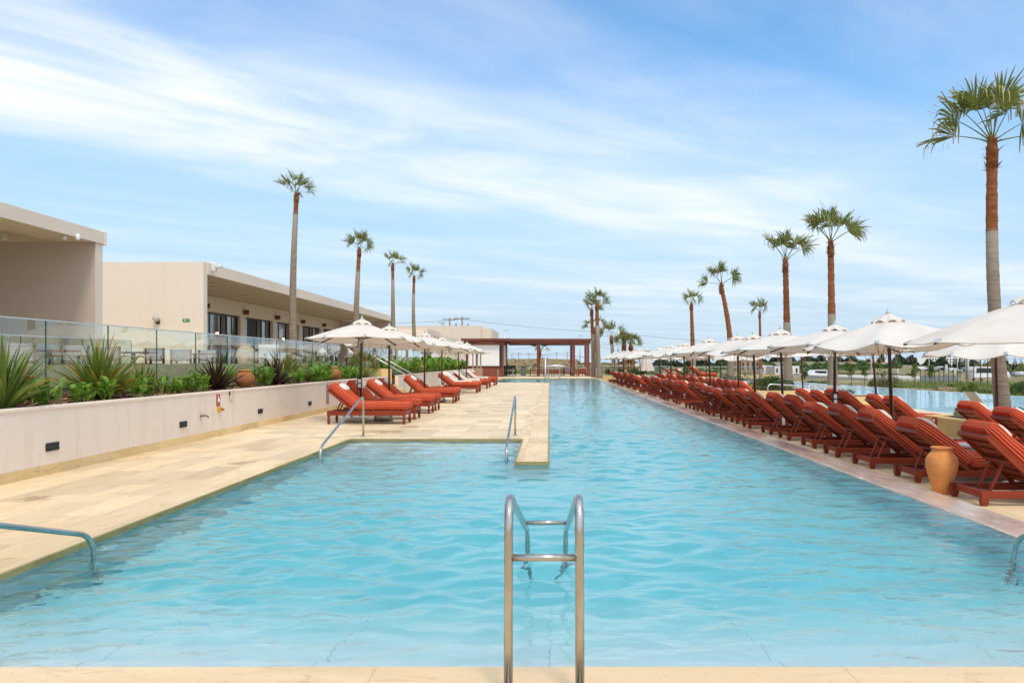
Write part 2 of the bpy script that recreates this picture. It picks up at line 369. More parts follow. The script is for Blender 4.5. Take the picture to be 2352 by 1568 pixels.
M['white_plastic'] = plain('white_plastic', (0.72, 0.72, 0.70), rough=0.45)
M['concrete'] = plain('concrete', (0.52, 0.48, 0.42), (0.44, 0.40, 0.34), 4, 0.85, bscale=40)
M['finial'] = plain('finial', (0.42, 0.50, 0.52), rough=0.5)
M['rope'] = plain('rope', (0.50, 0.40, 0.20), rough=0.8)
M['wicker'] = plain('wicker', (0.16, 0.12, 0.08), (0.10, 0.07, 0.045), 8, 0.7)
M['red_sign'] = plain('red_sign', (0.50, 0.03, 0.03), rough=0.4)
M['dull_red'] = plain('dull_red', (0.36, 0.14, 0.14), rough=0.5)
M['yellow'] = plain('yellow', (0.70, 0.36, 0.02), rough=0.5)
M['green_sign'] = plain('green_sign', (0.02, 0.20, 0.05), rough=0.5)
M['brass'] = plain('brass', (0.30, 0.20, 0.10), rough=0.4, metal=0.7)
M['terracotta'] = plain('terracotta', (0.72, 0.29, 0.085), (0.60, 0.21, 0.055), 3.0, 0.8, bscale=25, bd=0.003)
M['pale_clay'] = plain('pale_clay', (0.55, 0.40, 0.28), rough=.8)
M['soil'] = plain('soil', (0.13, 0.060, 0.025), (0.065, 0.030, 0.014), 9, 0.95, bscale=14, bd=0.06, bs=1.0)
M['mulch_brown'] = plain('mulch_brown', (0.16, 0.07, 0.03), rough=.9); M['mulch_tan'] = plain('mulch_tan', (0.38, 0.22, 0.11), rough=.9)
M['towel'] = plain('towel', (0.72, 0.62, 0.52), rough=0.95, bscale=60, bd=0.002)
M['pillow'] = plain('pillow', (0.76, 0.72, 0.66), (0.70, 0.65, 0.58), 5, 0.9, bscale=18, bd=0.006)
M['blind'] = plain('blind', (0.74, 0.73, 0.71), (0.70, 0.69, 0.67), 0.8, 0.7)
M['taupe'] = plain('taupe', (0.36, 0.25, 0.17), (0.32, 0.21, 0.14), 2, 0.8)
M['grey_fabric'] = plain('grey_fabric', (0.40, 0.36, 0.34), rough=0.9)
M['sling'] = plain('sling', (0.46, 0.43, 0.37), rough=0.8)
M['curtain'] = plain('curtain', (0.22, 0.19, 0.16), (0.10, 0.085, 0.07), 2.0, 0.9, stretch=(8, 8, 0.3))
M['skin'] = plain('skin', (0.45, 0.26, 0.18), rough=0.6)
M['hair'] = plain('hair', (0.02, 0.013, 0.01), rough=0.6)
M['shirt'] = plain('shirt', (0.72, 0.72, 0.72), rough=0.85)
M['trouser'] = plain('trouser', (0.03, 0.03, 0.035), rough=0.8)
M['pool_blue'] = plain('pool_blue', (0.62, 0.80, 0.86), rough=0.6)
M['asphalt'] = plain('asphalt', (0.16, 0.15, 0.14), rough=0.9)
M['car_paint_dark'] = plain('car_paint_dark', (0.02, 0.022, 0.03), rough=0.2, spec=0.6)
M['car_paint_white'] = plain('car_paint_white', (0.72, 0.72, 0.72), rough=0.25)
M['car_paint_grey'] = plain('car_paint_grey', (0.28, 0.30, 0.33), rough=0.25)
M['window_dark'] = plain('window_dark', (0.015, 0.02, 0.025), rough=0.08, spec=0.7)
M['roof_grey'] = plain('roof_grey', (0.22, 0.21, 0.20), rough=0.8)
M['hotel_white'] = plain('hotel_white', (0.78, 0.77, 0.74), rough=0.8)
def mk_windowglass():
    m, N, L = newmat('window_glass'); M['window_glass'] = finish(m, N, L, (0.010, 0.012, 0.015), 0.03, 0, spec=0.9, extra={'Coat Weight': 1.0, 'Coat Roughness': 0.02})
mk_windowglass()
def mk_emit(name, c, s):
    m, N, L = newmat(name); out = node(N, 'ShaderNodeOutputMaterial'); e = node(N, 'ShaderNodeEmission', {0: c4(c), 1: s}); L.new(e.outputs[0], out.inputs[0]); M[name] = m
mk_emit('bulb', (1.0, 0.72, 0.42), 2.5)
def mk_stripe(name, base, base2, line, n):
    m, N, L = newmat(name); at = node(N, 'ShaderNodeAttribute', attribute_name='t'); tc = node(N, 'ShaderNodeTexCoord')
    k = mrange(N, L, nz(N, L, tc.outputs['Object'], 5, 5), 0.3, 0.7); cc = mix(N, L, k, base, base2)
    fr = mth(N, L, 'FRACT', mth(N, L, 'MULTIPLY', at.outputs['Fac'], n)); d = mth(N, L, 'ABSOLUTE', mth(N, L, 'SUBTRACT', fr, 0.5))
    ln = mrange(N, L, d, 0.045, 0.075, 0.9, 0.0)
    top = mrange(N, L, at.outputs['Fac'], 0.93, 0.985); cc = mix(N, L, top, cc, (0.52, 0.070, 0.017))  # orange top face: fabric differs, and overhead light is put into the colour
    cc = mix(N, L, ln, cc, line)
    oi = node(N, 'ShaderNodeObjectInfo'); h2 = node(N, 'ShaderNodeHueSaturation'); L.new(cc, h2.inputs['Color']); L.new(mrange(N, L, oi.outputs['Random'], 0, 1, 0.88, 1.10), h2.inputs['Value'])
    M[name] = finish(m, N, L, h2.outputs[0], 0.85, 0, nz(N, L, tc.outputs['Object'], 9, 4), 0.012, 0.6, 0.25)
mk_stripe('cushion', (0.44, 0.027, 0.006), (0.35, 0.019, 0.005), (0.80, 0.45, 0.24), 5.0)
def mk_canvas():
    m, N, L = newmat('canvas'); tc = node(N, 'ShaderNodeTexCoord'); v = tc.outputs['Object']
    k = mrange(N, L, nz(N, L, v, 2.2, 5, 0.6), 0.40, 0.75); cc = mix(N, L, k, (0.76, 0.73, 0.68), (0.69, 0.63, 0.55))
    st = mrange(N, L, nz(N, L, v, 1.3, 6, 0.7, 0.8), 0.60, 0.80, 0, 0.35); cc = mix(N, L, st, cc, (0.66, 0.50, 0.33))
    M['canvas'] = finish(m, N, L, cc, 0.9, 0, nz(N, L, scaled(N, L, v, (1, 1, 0.4)), 4, 4), 0.02, 0.5, 0.2, trans=(0.22, (0.74, 0.62, 0.48)))
mk_canvas()
def leafmat(name, a, b, tip=None, tipamt=0.0, rough=0.45, tr=0.28):
    m, N, L = newmat(name); at = node(N, 'ShaderNodeAttribute', attribute_name='t'); tc = node(N, 'ShaderNodeTexCoord')
    k = mrange(N, L, nz(N, L, tc.outputs['Object'], 2.6, 4), 0.3, 0.7); cc = mix(N, L, k, a, b)
    if tip: cc = mix(N, L, mrange(N, L, at.outputs['Fac'], 0.55, 1.0, 0, tipamt), cc, tip)
    oi = node(N, 'ShaderNodeObjectInfo'); h2 = node(N, 'ShaderNodeHueSaturation'); L.new(cc, h2.inputs['Color']); L.new(mrange(N, L, oi.outputs['Random'], 0, 1, 0.85, 1.15), h2.inputs['Value'])
    M[name] = finish(m, N, L, h2.outputs[0], rough, 0, None, trans=(tr, h2.outputs[0]))
leafmat('palm_leaf', (0.125, 0.155, 0.024), (0.195, 0.220, 0.040), (0.50, 0.40, 0.18), 0.9)
leafmat('flax_leaf', (0.105, 0.175, 0.026), (0.170, 0.225, 0.040), (0.66, 0.26, 0.02), 0.90)
leafmat('dark_flax_leaf', (0.045, 0.022, 0.018), (0.085, 0.040, 0.025), (0.12, 0.10, 0.03), 0.6)
leafmat('broad_leaf', (0.120, 0.270, 0.022), (0.230, 0.370, 0.036), (0.40, 0.42, 0.06), 0.5, 0.4, 0.35)
leafmat('bush_leaf', (0.040, 0.085, 0.018), (0.090, 0.150, 0.030))
leafmat('bright_bush_leaf', (0.100, 0.160, 0.025), (0.170, 0.220, 0.040))
leafmat('olive_bush_leaf', (0.120, 0.130, 0.035), (0.190, 0.190, 0.050))
leafmat('grey_leaf', (0.17, 0.22, 0.16), (0.23, 0.27, 0.20))
leafmat('pine_leaf', (0.022, 0.045, 0.020), (0.040, 0.065, 0.028))
leafmat('white_flower', (0.75, 0.70, 0.75), (0.70, 0.55, 0.68))
def mk_trunk():
    m, N, L = newmat('palm_trunk'); at = node(N, 'ShaderNodeAttribute', attribute_name='t'); tc = node(N, 'ShaderNodeTexCoord')
    v = scaled(N, L, tc.outputs['Object'], (1.2, 1.2, 11.0)); n = nz(N, L, v, 1.6, 6, 0.7); k = mrange(N, L, n, 0.3, 0.7)
    grey = mix(N, L, k, (0.35, 0.28, 0.21), (0.20, 0.155, 0.11)); red = mix(N, L, k, (0.38, 0.140, 0.050), (0.14, 0.05, 0.022))
    cc = mix(N, L, mrange(N, L, at.outputs['Fac'], 0.98, 1.02), grey, red)
    pale = mth(N, L, 'MULTIPLY', mrange(N, L, at.outputs['Fac'], 0.70, 0.97, 0, 0.55), mth(N, L, 'LESS_THAN', at.outputs['Fac'], 1.0)); cc = mix(N, L, pale, cc, (0.46, 0.40, 0.33))
    M['palm_trunk'] = finish(m, N, L, cc, 0.9, 0, n, 0.05, 0.8, 0.2)
mk_trunk()
def mk_ground():
    m, N, L = newmat('dry_ground'); tc = node(N, 'ShaderNodeTexCoord'); v = tc.outputs['Object']
    k = mrange(N, L, nz(N, L, v, 0.02, 7, 0.6), 0.38, 0.62); cc = mix(N, L, k, (0.24, 0.20, 0.10), (0.35, 0.265, 0.16))
    k2 = mrange(N, L, nz(N, L, v, 0.12, 7, 0.65), 0.42, 0.62); cc = mix(N, L, k2, cc, (0.13, 0.14, 0.055))
    M['dry_ground'] = finish(m, N, L, cc, 0.95, 0, nz(N, L, v, 0.8, 6), 0.3, 0.6, 0.2)
mk_ground()
def mk_rubble():
    m, N, L = newmat('rubble'); tc = node(N, 'ShaderNodeTexCoord'); v = tc.outputs['Object']
    vo = node(N, 'ShaderNodeTexVoronoi', {'Scale': 4.6, 'Randomness': 1.0}); vo.feature = 'DISTANCE_TO_EDGE'; L.new(v, vo.inputs[0])
    v2 = node(N, 'ShaderNodeTexVoronoi', {'Scale': 4.6, 'Randomness': 1.0}); L.new(v, v2.inputs[0]); bw = node(N, 'ShaderNodeRGBToBW'); L.new(v2.outputs['Color'], bw.inputs[0])
    cc = mix(N, L, bw.outputs[0], (0.62, 0.50, 0.30), (0.46, 0.35, 0.20)); e = mrange(N, L, vo.outputs[0], 0.02, 0.10)
    cc = mix(N, L, e, (0.16, 0.115, 0.06), cc); M['rubble'] = finish(m, N, L, cc, 0.9, 0, e, 0.05, 0.8, 0.2)
mk_rubble()
# ------------------------------------------------------------------ the setting: ground, decks, pools
WL = -0.06                    # water level of the long pool
DR, DL = -0.20, -0.35         # the two levels of the deck to the right
def struct(mb, name, mats, **k): return tag(mb.build(name, mats, **k), kind='structure')

def ground_z(x, y):
    d = math.hypot(x, y - 30)
    z = -1.3 - 0.6 * min(1, max(0, (x - 32) / 60)) - 4.6 * min(1, max(0, (x - 60) / 260)) * min(1, max(0, x / max(abs(y), 1) * 1.6))
    if y > 92: z += 1.1 * min(1, (y - 92) / 20) * min(1, max(0, (24 - x) / 14))
    z += 4.5 * math.exp(-((x - 150) / 60) ** 2 - ((y - 420) / 110) ** 2)      # the low green hill to the right
    return z + 0.25 * math.sin(x * 0.11) * math.sin(y * 0.09)
def build_ground():
    xs = sorted(set([-3000, -1500, -700, -350, -200, -130] + list(range(-100, 140, 8)) + list(range(140, 420, 20)) + [420, 500, 600, 800, 1100, 1600, 2400, 3500]))
    ys = sorted(set([-300, -100, -40] + list(range(-20, 160, 8)) + list(range(160, 520, 20)) + [520, 600, 700, 850, 1000, 1300, 1800, 2600, 4000]))
    mb = sm(); mb.add([(x, y, ground_z(x, y)) for y in ys for x in xs], [(j*len(xs)+i, j*len(xs)+i+1, (j+1)*len(xs)+i+1, (j+1)*len(xs)+i) for j in range(len(ys)-1) for i in range(len(xs)-1) if not (-30 <= xs[i] and xs[i+1] <= 24 and -20 <= ys[j] and ys[j+1] <= 84)])
    struct(mb, 'ground', M['dry_ground'])
build_ground()

def rect(mb, x0, x1, y0, y1, z0, z1): mb.box(x0, x1, y0, y1, z0, z1)
mb = MB()
rect(mb, -12, 4.16, -4, 3.86, -1.7, 0); struct(mb, 'near_coping', M['coping'])
mb = MB(); rect(mb, -6.7, -3.9, 3.86, 15.3, -1.7, 0)
struct(mb, 'near_deck', M['deck'])
mb = MB()
rect(mb, -6.7, -0.5, 15.3, 57, -1.7, 0); rect(mb, -6.7, -4.2, 57, 71, -1.7, 0)
rect(mb, -30, 4.16, 71, 104, -1.7, 0)
struct(mb, 'pool_deck', M['deck_far'])
mb = MB(); rect(mb, -0.5, -0.03, 11.8, 57, -1.7, 0); struct(mb, 'deck_tongue', M['deck'])
mb = MB(); rect(mb, 4.65, 9.0, -4, 71, -2.0, DR); struct(mb, 'right_deck', M['deck'])
mb = MB(); rect(mb, 9.0, 14.4, -4, 86, -2.0, DL); rect(mb, 4.2, 9.0, 71, 86, -2.0, DL + 0.004); struct(mb, 'lower_deck', M['deck_far'])
# overflow sill along the right edge of the pool
mb = MB(); mb.prism([(4.16, -1.7), (4.16, -0.066), (4.20, -0.052), (4.40, -0.050), (4.62, -0.056), (4.65, -0.07), (4.65, -1.7)], -4, 71)
mb.v = [(x, z, y) for x, y, z in mb.v]; mb.f = [f[::-1] for f in mb.f]
struct(mb, 'overflow_sill', M['weir'])
# stone nosing and waterline band round the pool
mb = MB(); nb = MB()
def edge(x0, y0, x1, y1, nx, ny):     # an edge of the deck with outward normal n
    X0, X1 = min(x0, x1), max(x0, x1); Y0, Y1 = min(y0, y1), max(y0, y1)
    def strip(m, d, z0, z1):
        m.box(X0 + min(0, nx*d), X1 + max(0, nx*d), Y0 + min(0, ny*d), Y1 + max(0, ny*d), z0, z1)
    strip(mb, 0.030, -0.045, 0.003); strip(nb, 0.008, -1.5, -0.045)
edge(-3.9, 3.87, -3.9, 15.27, 1, 0); edge(-3.87, 15.3, -0.53, 15.3, 0, -1); edge(-0.5, 11.8, -0.5, 15.27, -1, 0); edge(-0.53, 11.8, 0.0, 11.8, 0, -1)
edge(-0.03, 11.8, -0.03, 57, 1, 0); edge(-4.17, 57, -0.03, 57, 0, 1); edge(-4.2, 57.03, -4.2, 70.97, 1, 0); edge(-4.2, 71, 4.16, 71, 0, -1)
struct(mb, 'pool_nosing', M['nosing']); struct(nb, 'pool_wall', M['waterline'])
# pool floor with the entry steps at the near end and in the inlet
mb = MB(); st = [(3.80, -0.20), (4.22, -0.20), (4.22, -0.36), (4.62, -0.36), (4.62, -0.52), (5.02, -0.52), (5.02, -0.68), (5.42, -0.68), (5.42, -0.84), (5.82, -0.84), (5.82, -1.0), (6.25, -1.0), (6.25, -1.2), (71.1, -1.3)]
for (y0, z0), (y1, z1) in zip(st, st[1:]): mb.quad((-4.4, y0, z0), (4.3, y0, z0), (4.3, y1, z1), (-4.4, y1, z1))
for k in range(5): mb.box(-3.88, -0.52, 15.27 - 0.42*(k+1), 15.29 - 0.42*k - (0.02 if k else 0), -1.3, -0.25 - 0.19*k)
mb.quad((4.157, 3.8, -1.5), (4.157, 71, -1.5), (4.157, 71, -0.07), (4.157, 3.8, -0.07)); mb.quad((-4, 3.863, -0.6), (4.16, 3.863, -0.6), (4.16, 3.863, -0.001), (-4, 3.863, -0.001))
struct(mb, 'pool_floor', M['pool_lining'])

def build_water():
    rng = np.random.default_rng(5)
    xs = np.linspace(-4.35, 4.19, 200)
    ys = [3.80]
    while ys[-1] < 71.05: ys.append(ys[-1] + max(0.028, 0.0040 * ys[-1]))
    ys[-1] = 71.05; ys = np.array(ys); dy = np.gradient(ys)
    X, Y = np.meshgrid(xs, ys); Z = np.zeros_like(X)
    for _ in range(70):
        lam = math.exp(rng.uniform(math.log(0.15), math.log(0.80))); k = 2*math.pi/lam
        th = rng.normal(math.pi/2, 0.55); kx, ky = k*math.cos(th), k*math.sin(th)
        amp = 0.0050 * lam ** 0.85 * rng.uniform(0.5, 1.2)
        att = np.exp(-(ky * dy * 0.55) ** 2)[:, None]
        wob = 0.5*np.sin(X*rng.uniform(.4, 1.2) + rng.uniform(0, 6)) + 0.5*np.sin(Y*rng.uniform(.2, .9) + rng.uniform(0, 6))
        Z += amp * att * np.sin(kx*X + ky*Y + rng.uniform(0, 6.28) + 1.4*wob)
    calm = np.clip((Y - 3.7) / 1.9, 0.16, 1.0); patch = 0.75 + 0.35*np.sin(X*0.8 + Y*0.21 + 1)*np.sin(Y*0.33 - X*0.3)
    Z *= calm * patch
    Z *= np.clip((4.19 - X) / 0.25, 0.15, 1)
    Z += WL
    nx, ny = len(xs), len(ys); v = np.stack([X, Y, Z], -1).reshape(-1, 3)
    idx = np.arange(nx*ny).reshape(ny, nx)
    f = np.stack([idx[:-1, :-1], idx[:-1, 1:], idx[1:, 1:], idx[1:, :-1]], -1).reshape(-1, 4)
    ring = np.concatenate([idx[0, :], idx[1:, -1], idx[-1, -2::-1], idx[-2:0:-1, 0]]); b0 = len(v); low = v[ring].copy(); low[:, 2] = -1.6
    v = np.concatenate([v, low]); n = len(ring); j = np.arange(n); j1 = (j+1) % n
    sk = np.stack([ring[j1], ring[j], b0 + j, b0 + j1], -1)
    me = bpy.data.meshes.new('pool_water'); me.from_pydata(v.tolist(), [], f.tolist() + sk.tolist() + [tuple((b0 + np.arange(n))[::-1].tolist())])
    me.polygons.foreach_set('use_smooth', [True]*len(f) + [False]*(n+1)); me.materials.append(M['water']); me.update()
    link(tag(bpy.data.objects.new('pool_water', me), kind='structure'))
build_water()

# second, lower pool with a vanishing edge
E = [(30.5, 10), (26.6, 43.9), (23.3, 81.6)]
mb = MB(); mb.add([(14.4, 10, -0.45)] + [(x, y, -0.45) for x, y in E] + [(14.4, 84, -0.45)], [(0, 1, 2, 3, 4)])
mb.add([(14.4, 10, -1.2)] + [(x, y, -1.2) for x, y in E] + [(14.4, 84, -1.2)], [(4, 3, 2, 1, 0)])
n0 = mb.v[:5]; b = 5
mb.add([], [(i, b+i, b+(i+1) % 5, (i+1) % 5) for i in range(0)])
for i in range(5):
    a0, a1 = mb.v[i], mb.v[(i+1) % 5]; mb.quad(a0, (a0[0], a0[1], -1.2), (a1[0], a1[1], -1.2), a1)
struct(mb, 'lower_pool_water', M['water'])
mb = MB(); mb.add([(14.3, 9, -1.1)] + [(x+.05, y, -1.1) for x, y in E] + [(14.3, 85, -1.1)], [(0, 1, 2, 3, 4)]); struct(mb, 'lower_pool_floor', M['pool_blue'])
mb = MB()
for (x0, y0), (x1, y1) in zip(E, E[1:]): mb.prism([(x0, y0), (x0+.28, y0), (x1+.28, y1), (x1, y1)], -2.6, -0.447)
struct(mb, 'vanishing_edge', M['white_wall'])
mb = MB(); mb.box(14.3, 24, 84, 86, -2, -0.2); struct(mb, 'lower_pool_end', M['deck_far'])

# ------------------------------------------------------------------ left planter wall, soil bed, terrace
def wall_thing(name, label, y0, y1):
    r = thing(name, label, 'wall', (-6.7, y0, 0)); L = y1 - y0
    m = MB(); m.box(-0.16, 0, 0, L, 0, 0.865); m.build('wall_face', M['plaster'], r)
    m = MB(); m.box(-0.18, 0.012, -0.001, L, 0.865, 0.91, 0.006); m.build('coping', M['plaster_house'], r)
    m = MB(); m.box(0.0, 0.015, 0, L, 0.0, 0.135); m.build('skirting', M['skirting'], r)
    return r
wall_thing('planter_wall', 'long beige plastered planter wall with wall lights beside the near deck', 5.0, 32.6)
wall_thing('planter_wall', 'beige plastered planter wall behind the towel-covered loungers, beyond the steps', 34.8, 72)
def soil(y0, y1):
    m = sm(); rng = random.Random(3); nx = 14; ny = int((y1 - y0) / 0.16)
    m.add([(-6.84 - 2.46*i/nx, y0 + (y1-y0)*j/ny, 0.865 + 0.10*i/nx + rng.uniform(-.012, .016) + 0.02*math.sin(j*.5+i)) for j in range(ny+1) for i in range(nx+1)],
          [(j*(nx+1)+i, (j+1)*(nx+1)+i, (j+1)*(nx+1)+i+1, j*(nx+1)+i+1) for j in range(ny) for i in range(nx)])
    struct(m, 'planter_soil', M['soil'])
soil(5.0, 32.6); soil(34.8, 72)
m = MB(); m.box(-9.3, -6.86, 5, 32.6, -1, 0.82); m.box(-9.3, -6.86, 34.8, 72, -1, 0.82); struct(m, 'soil_base', M['soil'])
m = MB(); m.box(-40, -9.5, -2, 104, -1, 1.0); struct(m, 'terrace_floor', M['terrace_stone'])
r = thing('parapet_wall', 'low yellow stone parapet behind the glass along the restaurant terrace', 'wall', (-9.4, 4, 0.8))
m = MB(); m.box(-0.1, 0.1, 0, 28.4, 0, 0.645); m.build('wall_face', M['terrace_stone'], r)
for y in (14.2, 17.4, 22.4):
    m = MB(); m.box(0.1, 0.125, y, y + 0.23, 0.33, 0.43); m.build('step_light', M['black'], r)

def balustrade(label, y0, n, w=1.889, top=2.2, base=1.05, x=-8.6, rail=True):
    r = thing('glass_balustrade', label, 'balustrade', (x, y0, base))
    for i in range(n):
        a, b2 = i*w + 0.010, (i+1)*w - 0.010
        g = MB(); g.quad((0, a, 0), (0, b2, 0), (0, b2, top-base), (0, a, top-base)); p = g.build('glass_panel', M['glass'], r)
        
        for q in (a - .004, b2): e = MB(); e.box(-.008, .008, q, q + .004, 0, top-base); e.build('glass_edge', M['glass_edge'], p)
    if rail:
        m = MB(); m.box(-.010, .012, 0, n*w, top-base, top-base+.022); m.build('top_rail', M['rail_cap'], r)
    m = MB(); m.box(-.05, .05, 0, n*w, -0.14, 0); m.build('base_channel', M['steel_grey'], r)
balustrade('frameless glass balustrade behind the flax plants on the left planter', 13.38 - 1.889*4, 14)
balustrade('glass balustrade of the far terrace beyond the stone steps', 36.2, 13)
# second glass screen behind, across the terrace
balustrade('shorter glass screen standing inside the terrace behind the balustrade', 10.0, 5, 2.2, 2.05, 1.0, -11.2)

def steps():
    r = thing('stone_steps', 'yellow stone steps up to the terrace between the two planter walls', 'steps', (-6.0, 32.66, 0))
    for k in range(6):
        m = MB(); m.box(-2.9, -0.38*k, 0.0, 2.1, 0.166*k + 0.002, 0.166*(k+1), 0.008); m.build('step', M['ochre'], r)
    
    for a in (-0.04, 2.102): m = MB(); m.box(-2.9, -1.0, a, a + .038, 0, 1.2); m.build('side_wall', M['ochre'], r)
    for y, lab in ((33.0, 'left'), (34.6, 'right')):
        h = thing('handrail', 'steel handrail on the %s side of the terrace steps' % ('camera' if lab == 'left' else 'far'), 'handrail', (-6.0, y, 0), group='handrails of the terrace steps')
        m = sm(); m.tube([(0.0, 0, .94), (-2.0, 0, 2.05)], .028, 8); m.build('rail', M['steel_grey'], h)
        for x, z0, z1 in ((-0.1, 0, .95), (-1.7, .8, 1.86)):
            m = sm(); m.tube([(x, 0, z0), (x, 0, z1)], .022, 8); m.build('post', M['steel_grey'], h)
steps()

# fixtures on the planter wall, each placed where it sits on the wall
def on_wall(v_u, v_v): D = 6.7*1800/(1262 - v_u); return D, H - (v_v - 831)/1800*D
def brick_light(u, v, label):
    y, z = on_wall(u, v); r = thing('wall_light', label, 'wall light', (-6.7, y, z), group='dark wall lights on the planter wall')
    m = MB(); m.box(0.0, 0.022, -.135, .135, -.055, .055, .006); m.build('housing', M['dark_metal'], r)
    m = MB(); m.box(0.022, 0.030, -.115, .115, .015, .042); m.box(.022, .026, -.115, .115, -.04, -.01); m.build('hood', M['black'], r)
brick_light(119, 1025, 'dark rectangular wall light low on the planter wall, nearest the camera')
brick_light(420, 974, 'dark rectangular wall light left of the tap on the planter wall')
brick_light(597, 944, 'dark rectangular wall light right of the small red sign on the planter wall')
brick_light(711, 926, 'dark rectangular wall light on the planter wall just before the first lounger')
def text_mesh(s, size, extrude=0.002):
    c = bpy.data.curves.new('lettering', 'FONT'); c.body = s; c.size = size; c.extrude = extrude; c.align_x = 'CENTER'; c.align_y = 'CENTER'
    o = bpy.data.objects.new('lettering_tmp', c); me = bpy.data.meshes.new_from_object(o); bpy.data.objects.remove(o); bpy.data.curves.remove(c); return me
def lettering(s, size, mat, parent, loc, rot, name='lettering'):
    me = text_mesh(s, size); me.materials.clear(); me.materials.append(mat); o = bpy.data.objects.new(name, me); link(o, parent); o.location = loc; o.rotation_euler = rot; return o
def red_sign(x, y, z, label, rot=0.0):
    r = thing('shower_sign', label, 'sign', (x, y, z), rot)
    m = MB(); m.box(0, .006, -.09, .09, -.12, .12); m.build('plate', M['red_sign'], r)
    m = sm(); m.lathe([(.001, -.001), (.028, -.001), (.028, .001), (.001, .001)], 14)
    m.v = [(0.008 + z_, x_, y_ + .07) for x_, y_, z_ in m.v]
    m.tube([(.008, 0, .04), (.008, 0, -.01), (.008, 0, -.05)], [.02, .03, .026], 8); m.build('pictogram', M['white_plastic'], r)
    m = MB(); m.box(.006, .008, -.07, .07, -.09, -.082); m.build('text_line', M['white_plastic'], r)
y, z = on_wall(501, 918.6); red_sign(-6.7, y, z, 'small red sign with white figure on the planter wall above a yellow socket')
y, z = on_wall(502, 940); r = thing('wall_socket', 'small yellow socket box under the red sign', 'socket', (-6.7, y, z))
m = MB(); m.box(0, .05, -.06, .04, -.055, .055, .008); m.build('box', M['yellow'], r); m = sm(); m.tube([(.05, .03, 0), (.10, .05, 0)], .025, 8); m.build('knob', M['brass'], r)
y, z = on_wall(460, 955); r = thing('water_tap', 'old brass water tap on the planter wall', 'tap', (-6.7, y, z))
m = sm(); m.tube(arc([(0, 0, 0), (.10, 0, 0), (.12, .06, 0), (.12, .08, -.04)], .02), .014, 8); m.build('spout', M['brass'], r)
m = MB(); m.box(0, .008, -.035, .035, -.06, .06); m.build('back_plate', M['concrete'], r); m = MB(); m.box(.07, .09, -.04, .04, .02, .032); m.build('handle', M['red_sign'], r)
y, z = on_wall(528, 909); r = thing('hose_hook', 'dark wire hook with a loop of thin hose on the planter wall', 'hook', (-6.7, y, z))
m = sm(); m.tube([(.02, -.05 + .0*k, .10 - .03*k) for k in range(4)], .014, 6); m.build('hook', M['black'], r)
m = sm(); m.tube([(.03, -.10 + .25*k/14, .02 - .16*math.sin(math.pi*k/14) + (.0 if k < 10 else .03*(k-9))) for k in range(15)], .008, 6); m.build('hose', M['rope'], r)
y, z = on_wall(752, 905); r = thing('notice_plaque', 'tall dull red notice plaque on the planter wall behind the first lounger', 'plaque', (-6.7, y, z))
m = MB(); m.box(0, .012, -.13, .13, -.29, .29); m.build('plate', M['dull_red'], r)
m = MB()
for k in range(12): m.box(.012, .014, -.10, .10 - .03*(k % 3), .22 - .04*k, .235 - .04*k)
m.build('text_line', M['grey_fabric'], r)

# ------------------------------------------------------------------ buildings on the left
def pavilion():
    r = thing('flat_roofed_pavilion', 'beige flat-roofed pavilion with a deep canopy at the left edge', 'building', (-12.1, 21.2, 1.0))
    m = MB(); m.box(-18, 0, -0.32, 0, 0, 3.69); m.build('end_wall', M['plaster_shaded'], r)
    m = MB(); m.box(0.0, 0.012, -0.325, 0.004, 0, 3.69); m.build('wall_edge', M['plaster_house'], r)
    m = MB(); m.box(-18, 0.02, -20, 0.0, 3.86, 3.97); m.box(-1.1, 0.02, -20, 0, 3.69, 3.86); m.box(-18, -1.1, -0.5, 0, 3.69, 3.86)
    for k in range(4): m.box(-18, -1.1, -4.2 - 4*k, -3.7 - 4*k, 3.71, 3.86)
    m.build('roof_slab', M['soffit'], r)
    m = MB(); m.box(0.02, 0.05, -20, 0.01, 3.68, 4.01); m.build('fascia', M['plaster_house'], r)
    m = MB(); m.box(-.22, 0.07, 0.012, 0.11, 3.66, 4.04, .02); m.build('corner_block', M['plaster_house'], r)
    for u in (6, 145, 176):
        x = (u*1.0 - 1262)/1800*19.6 + 12.1
        m = sm(); m.lathe([(.045, -.16), (.05, -.15), (.05, 0)], 12, (x, -1.55, 3.71)); m.build('spotlight', M['white_plastic'], r)
    m = MB(); m.box(-18.2, -17.9, -20, -0.32, 0, 3.62); m.build('back_wall', M['plaster_shaded'], r)
pavilion()
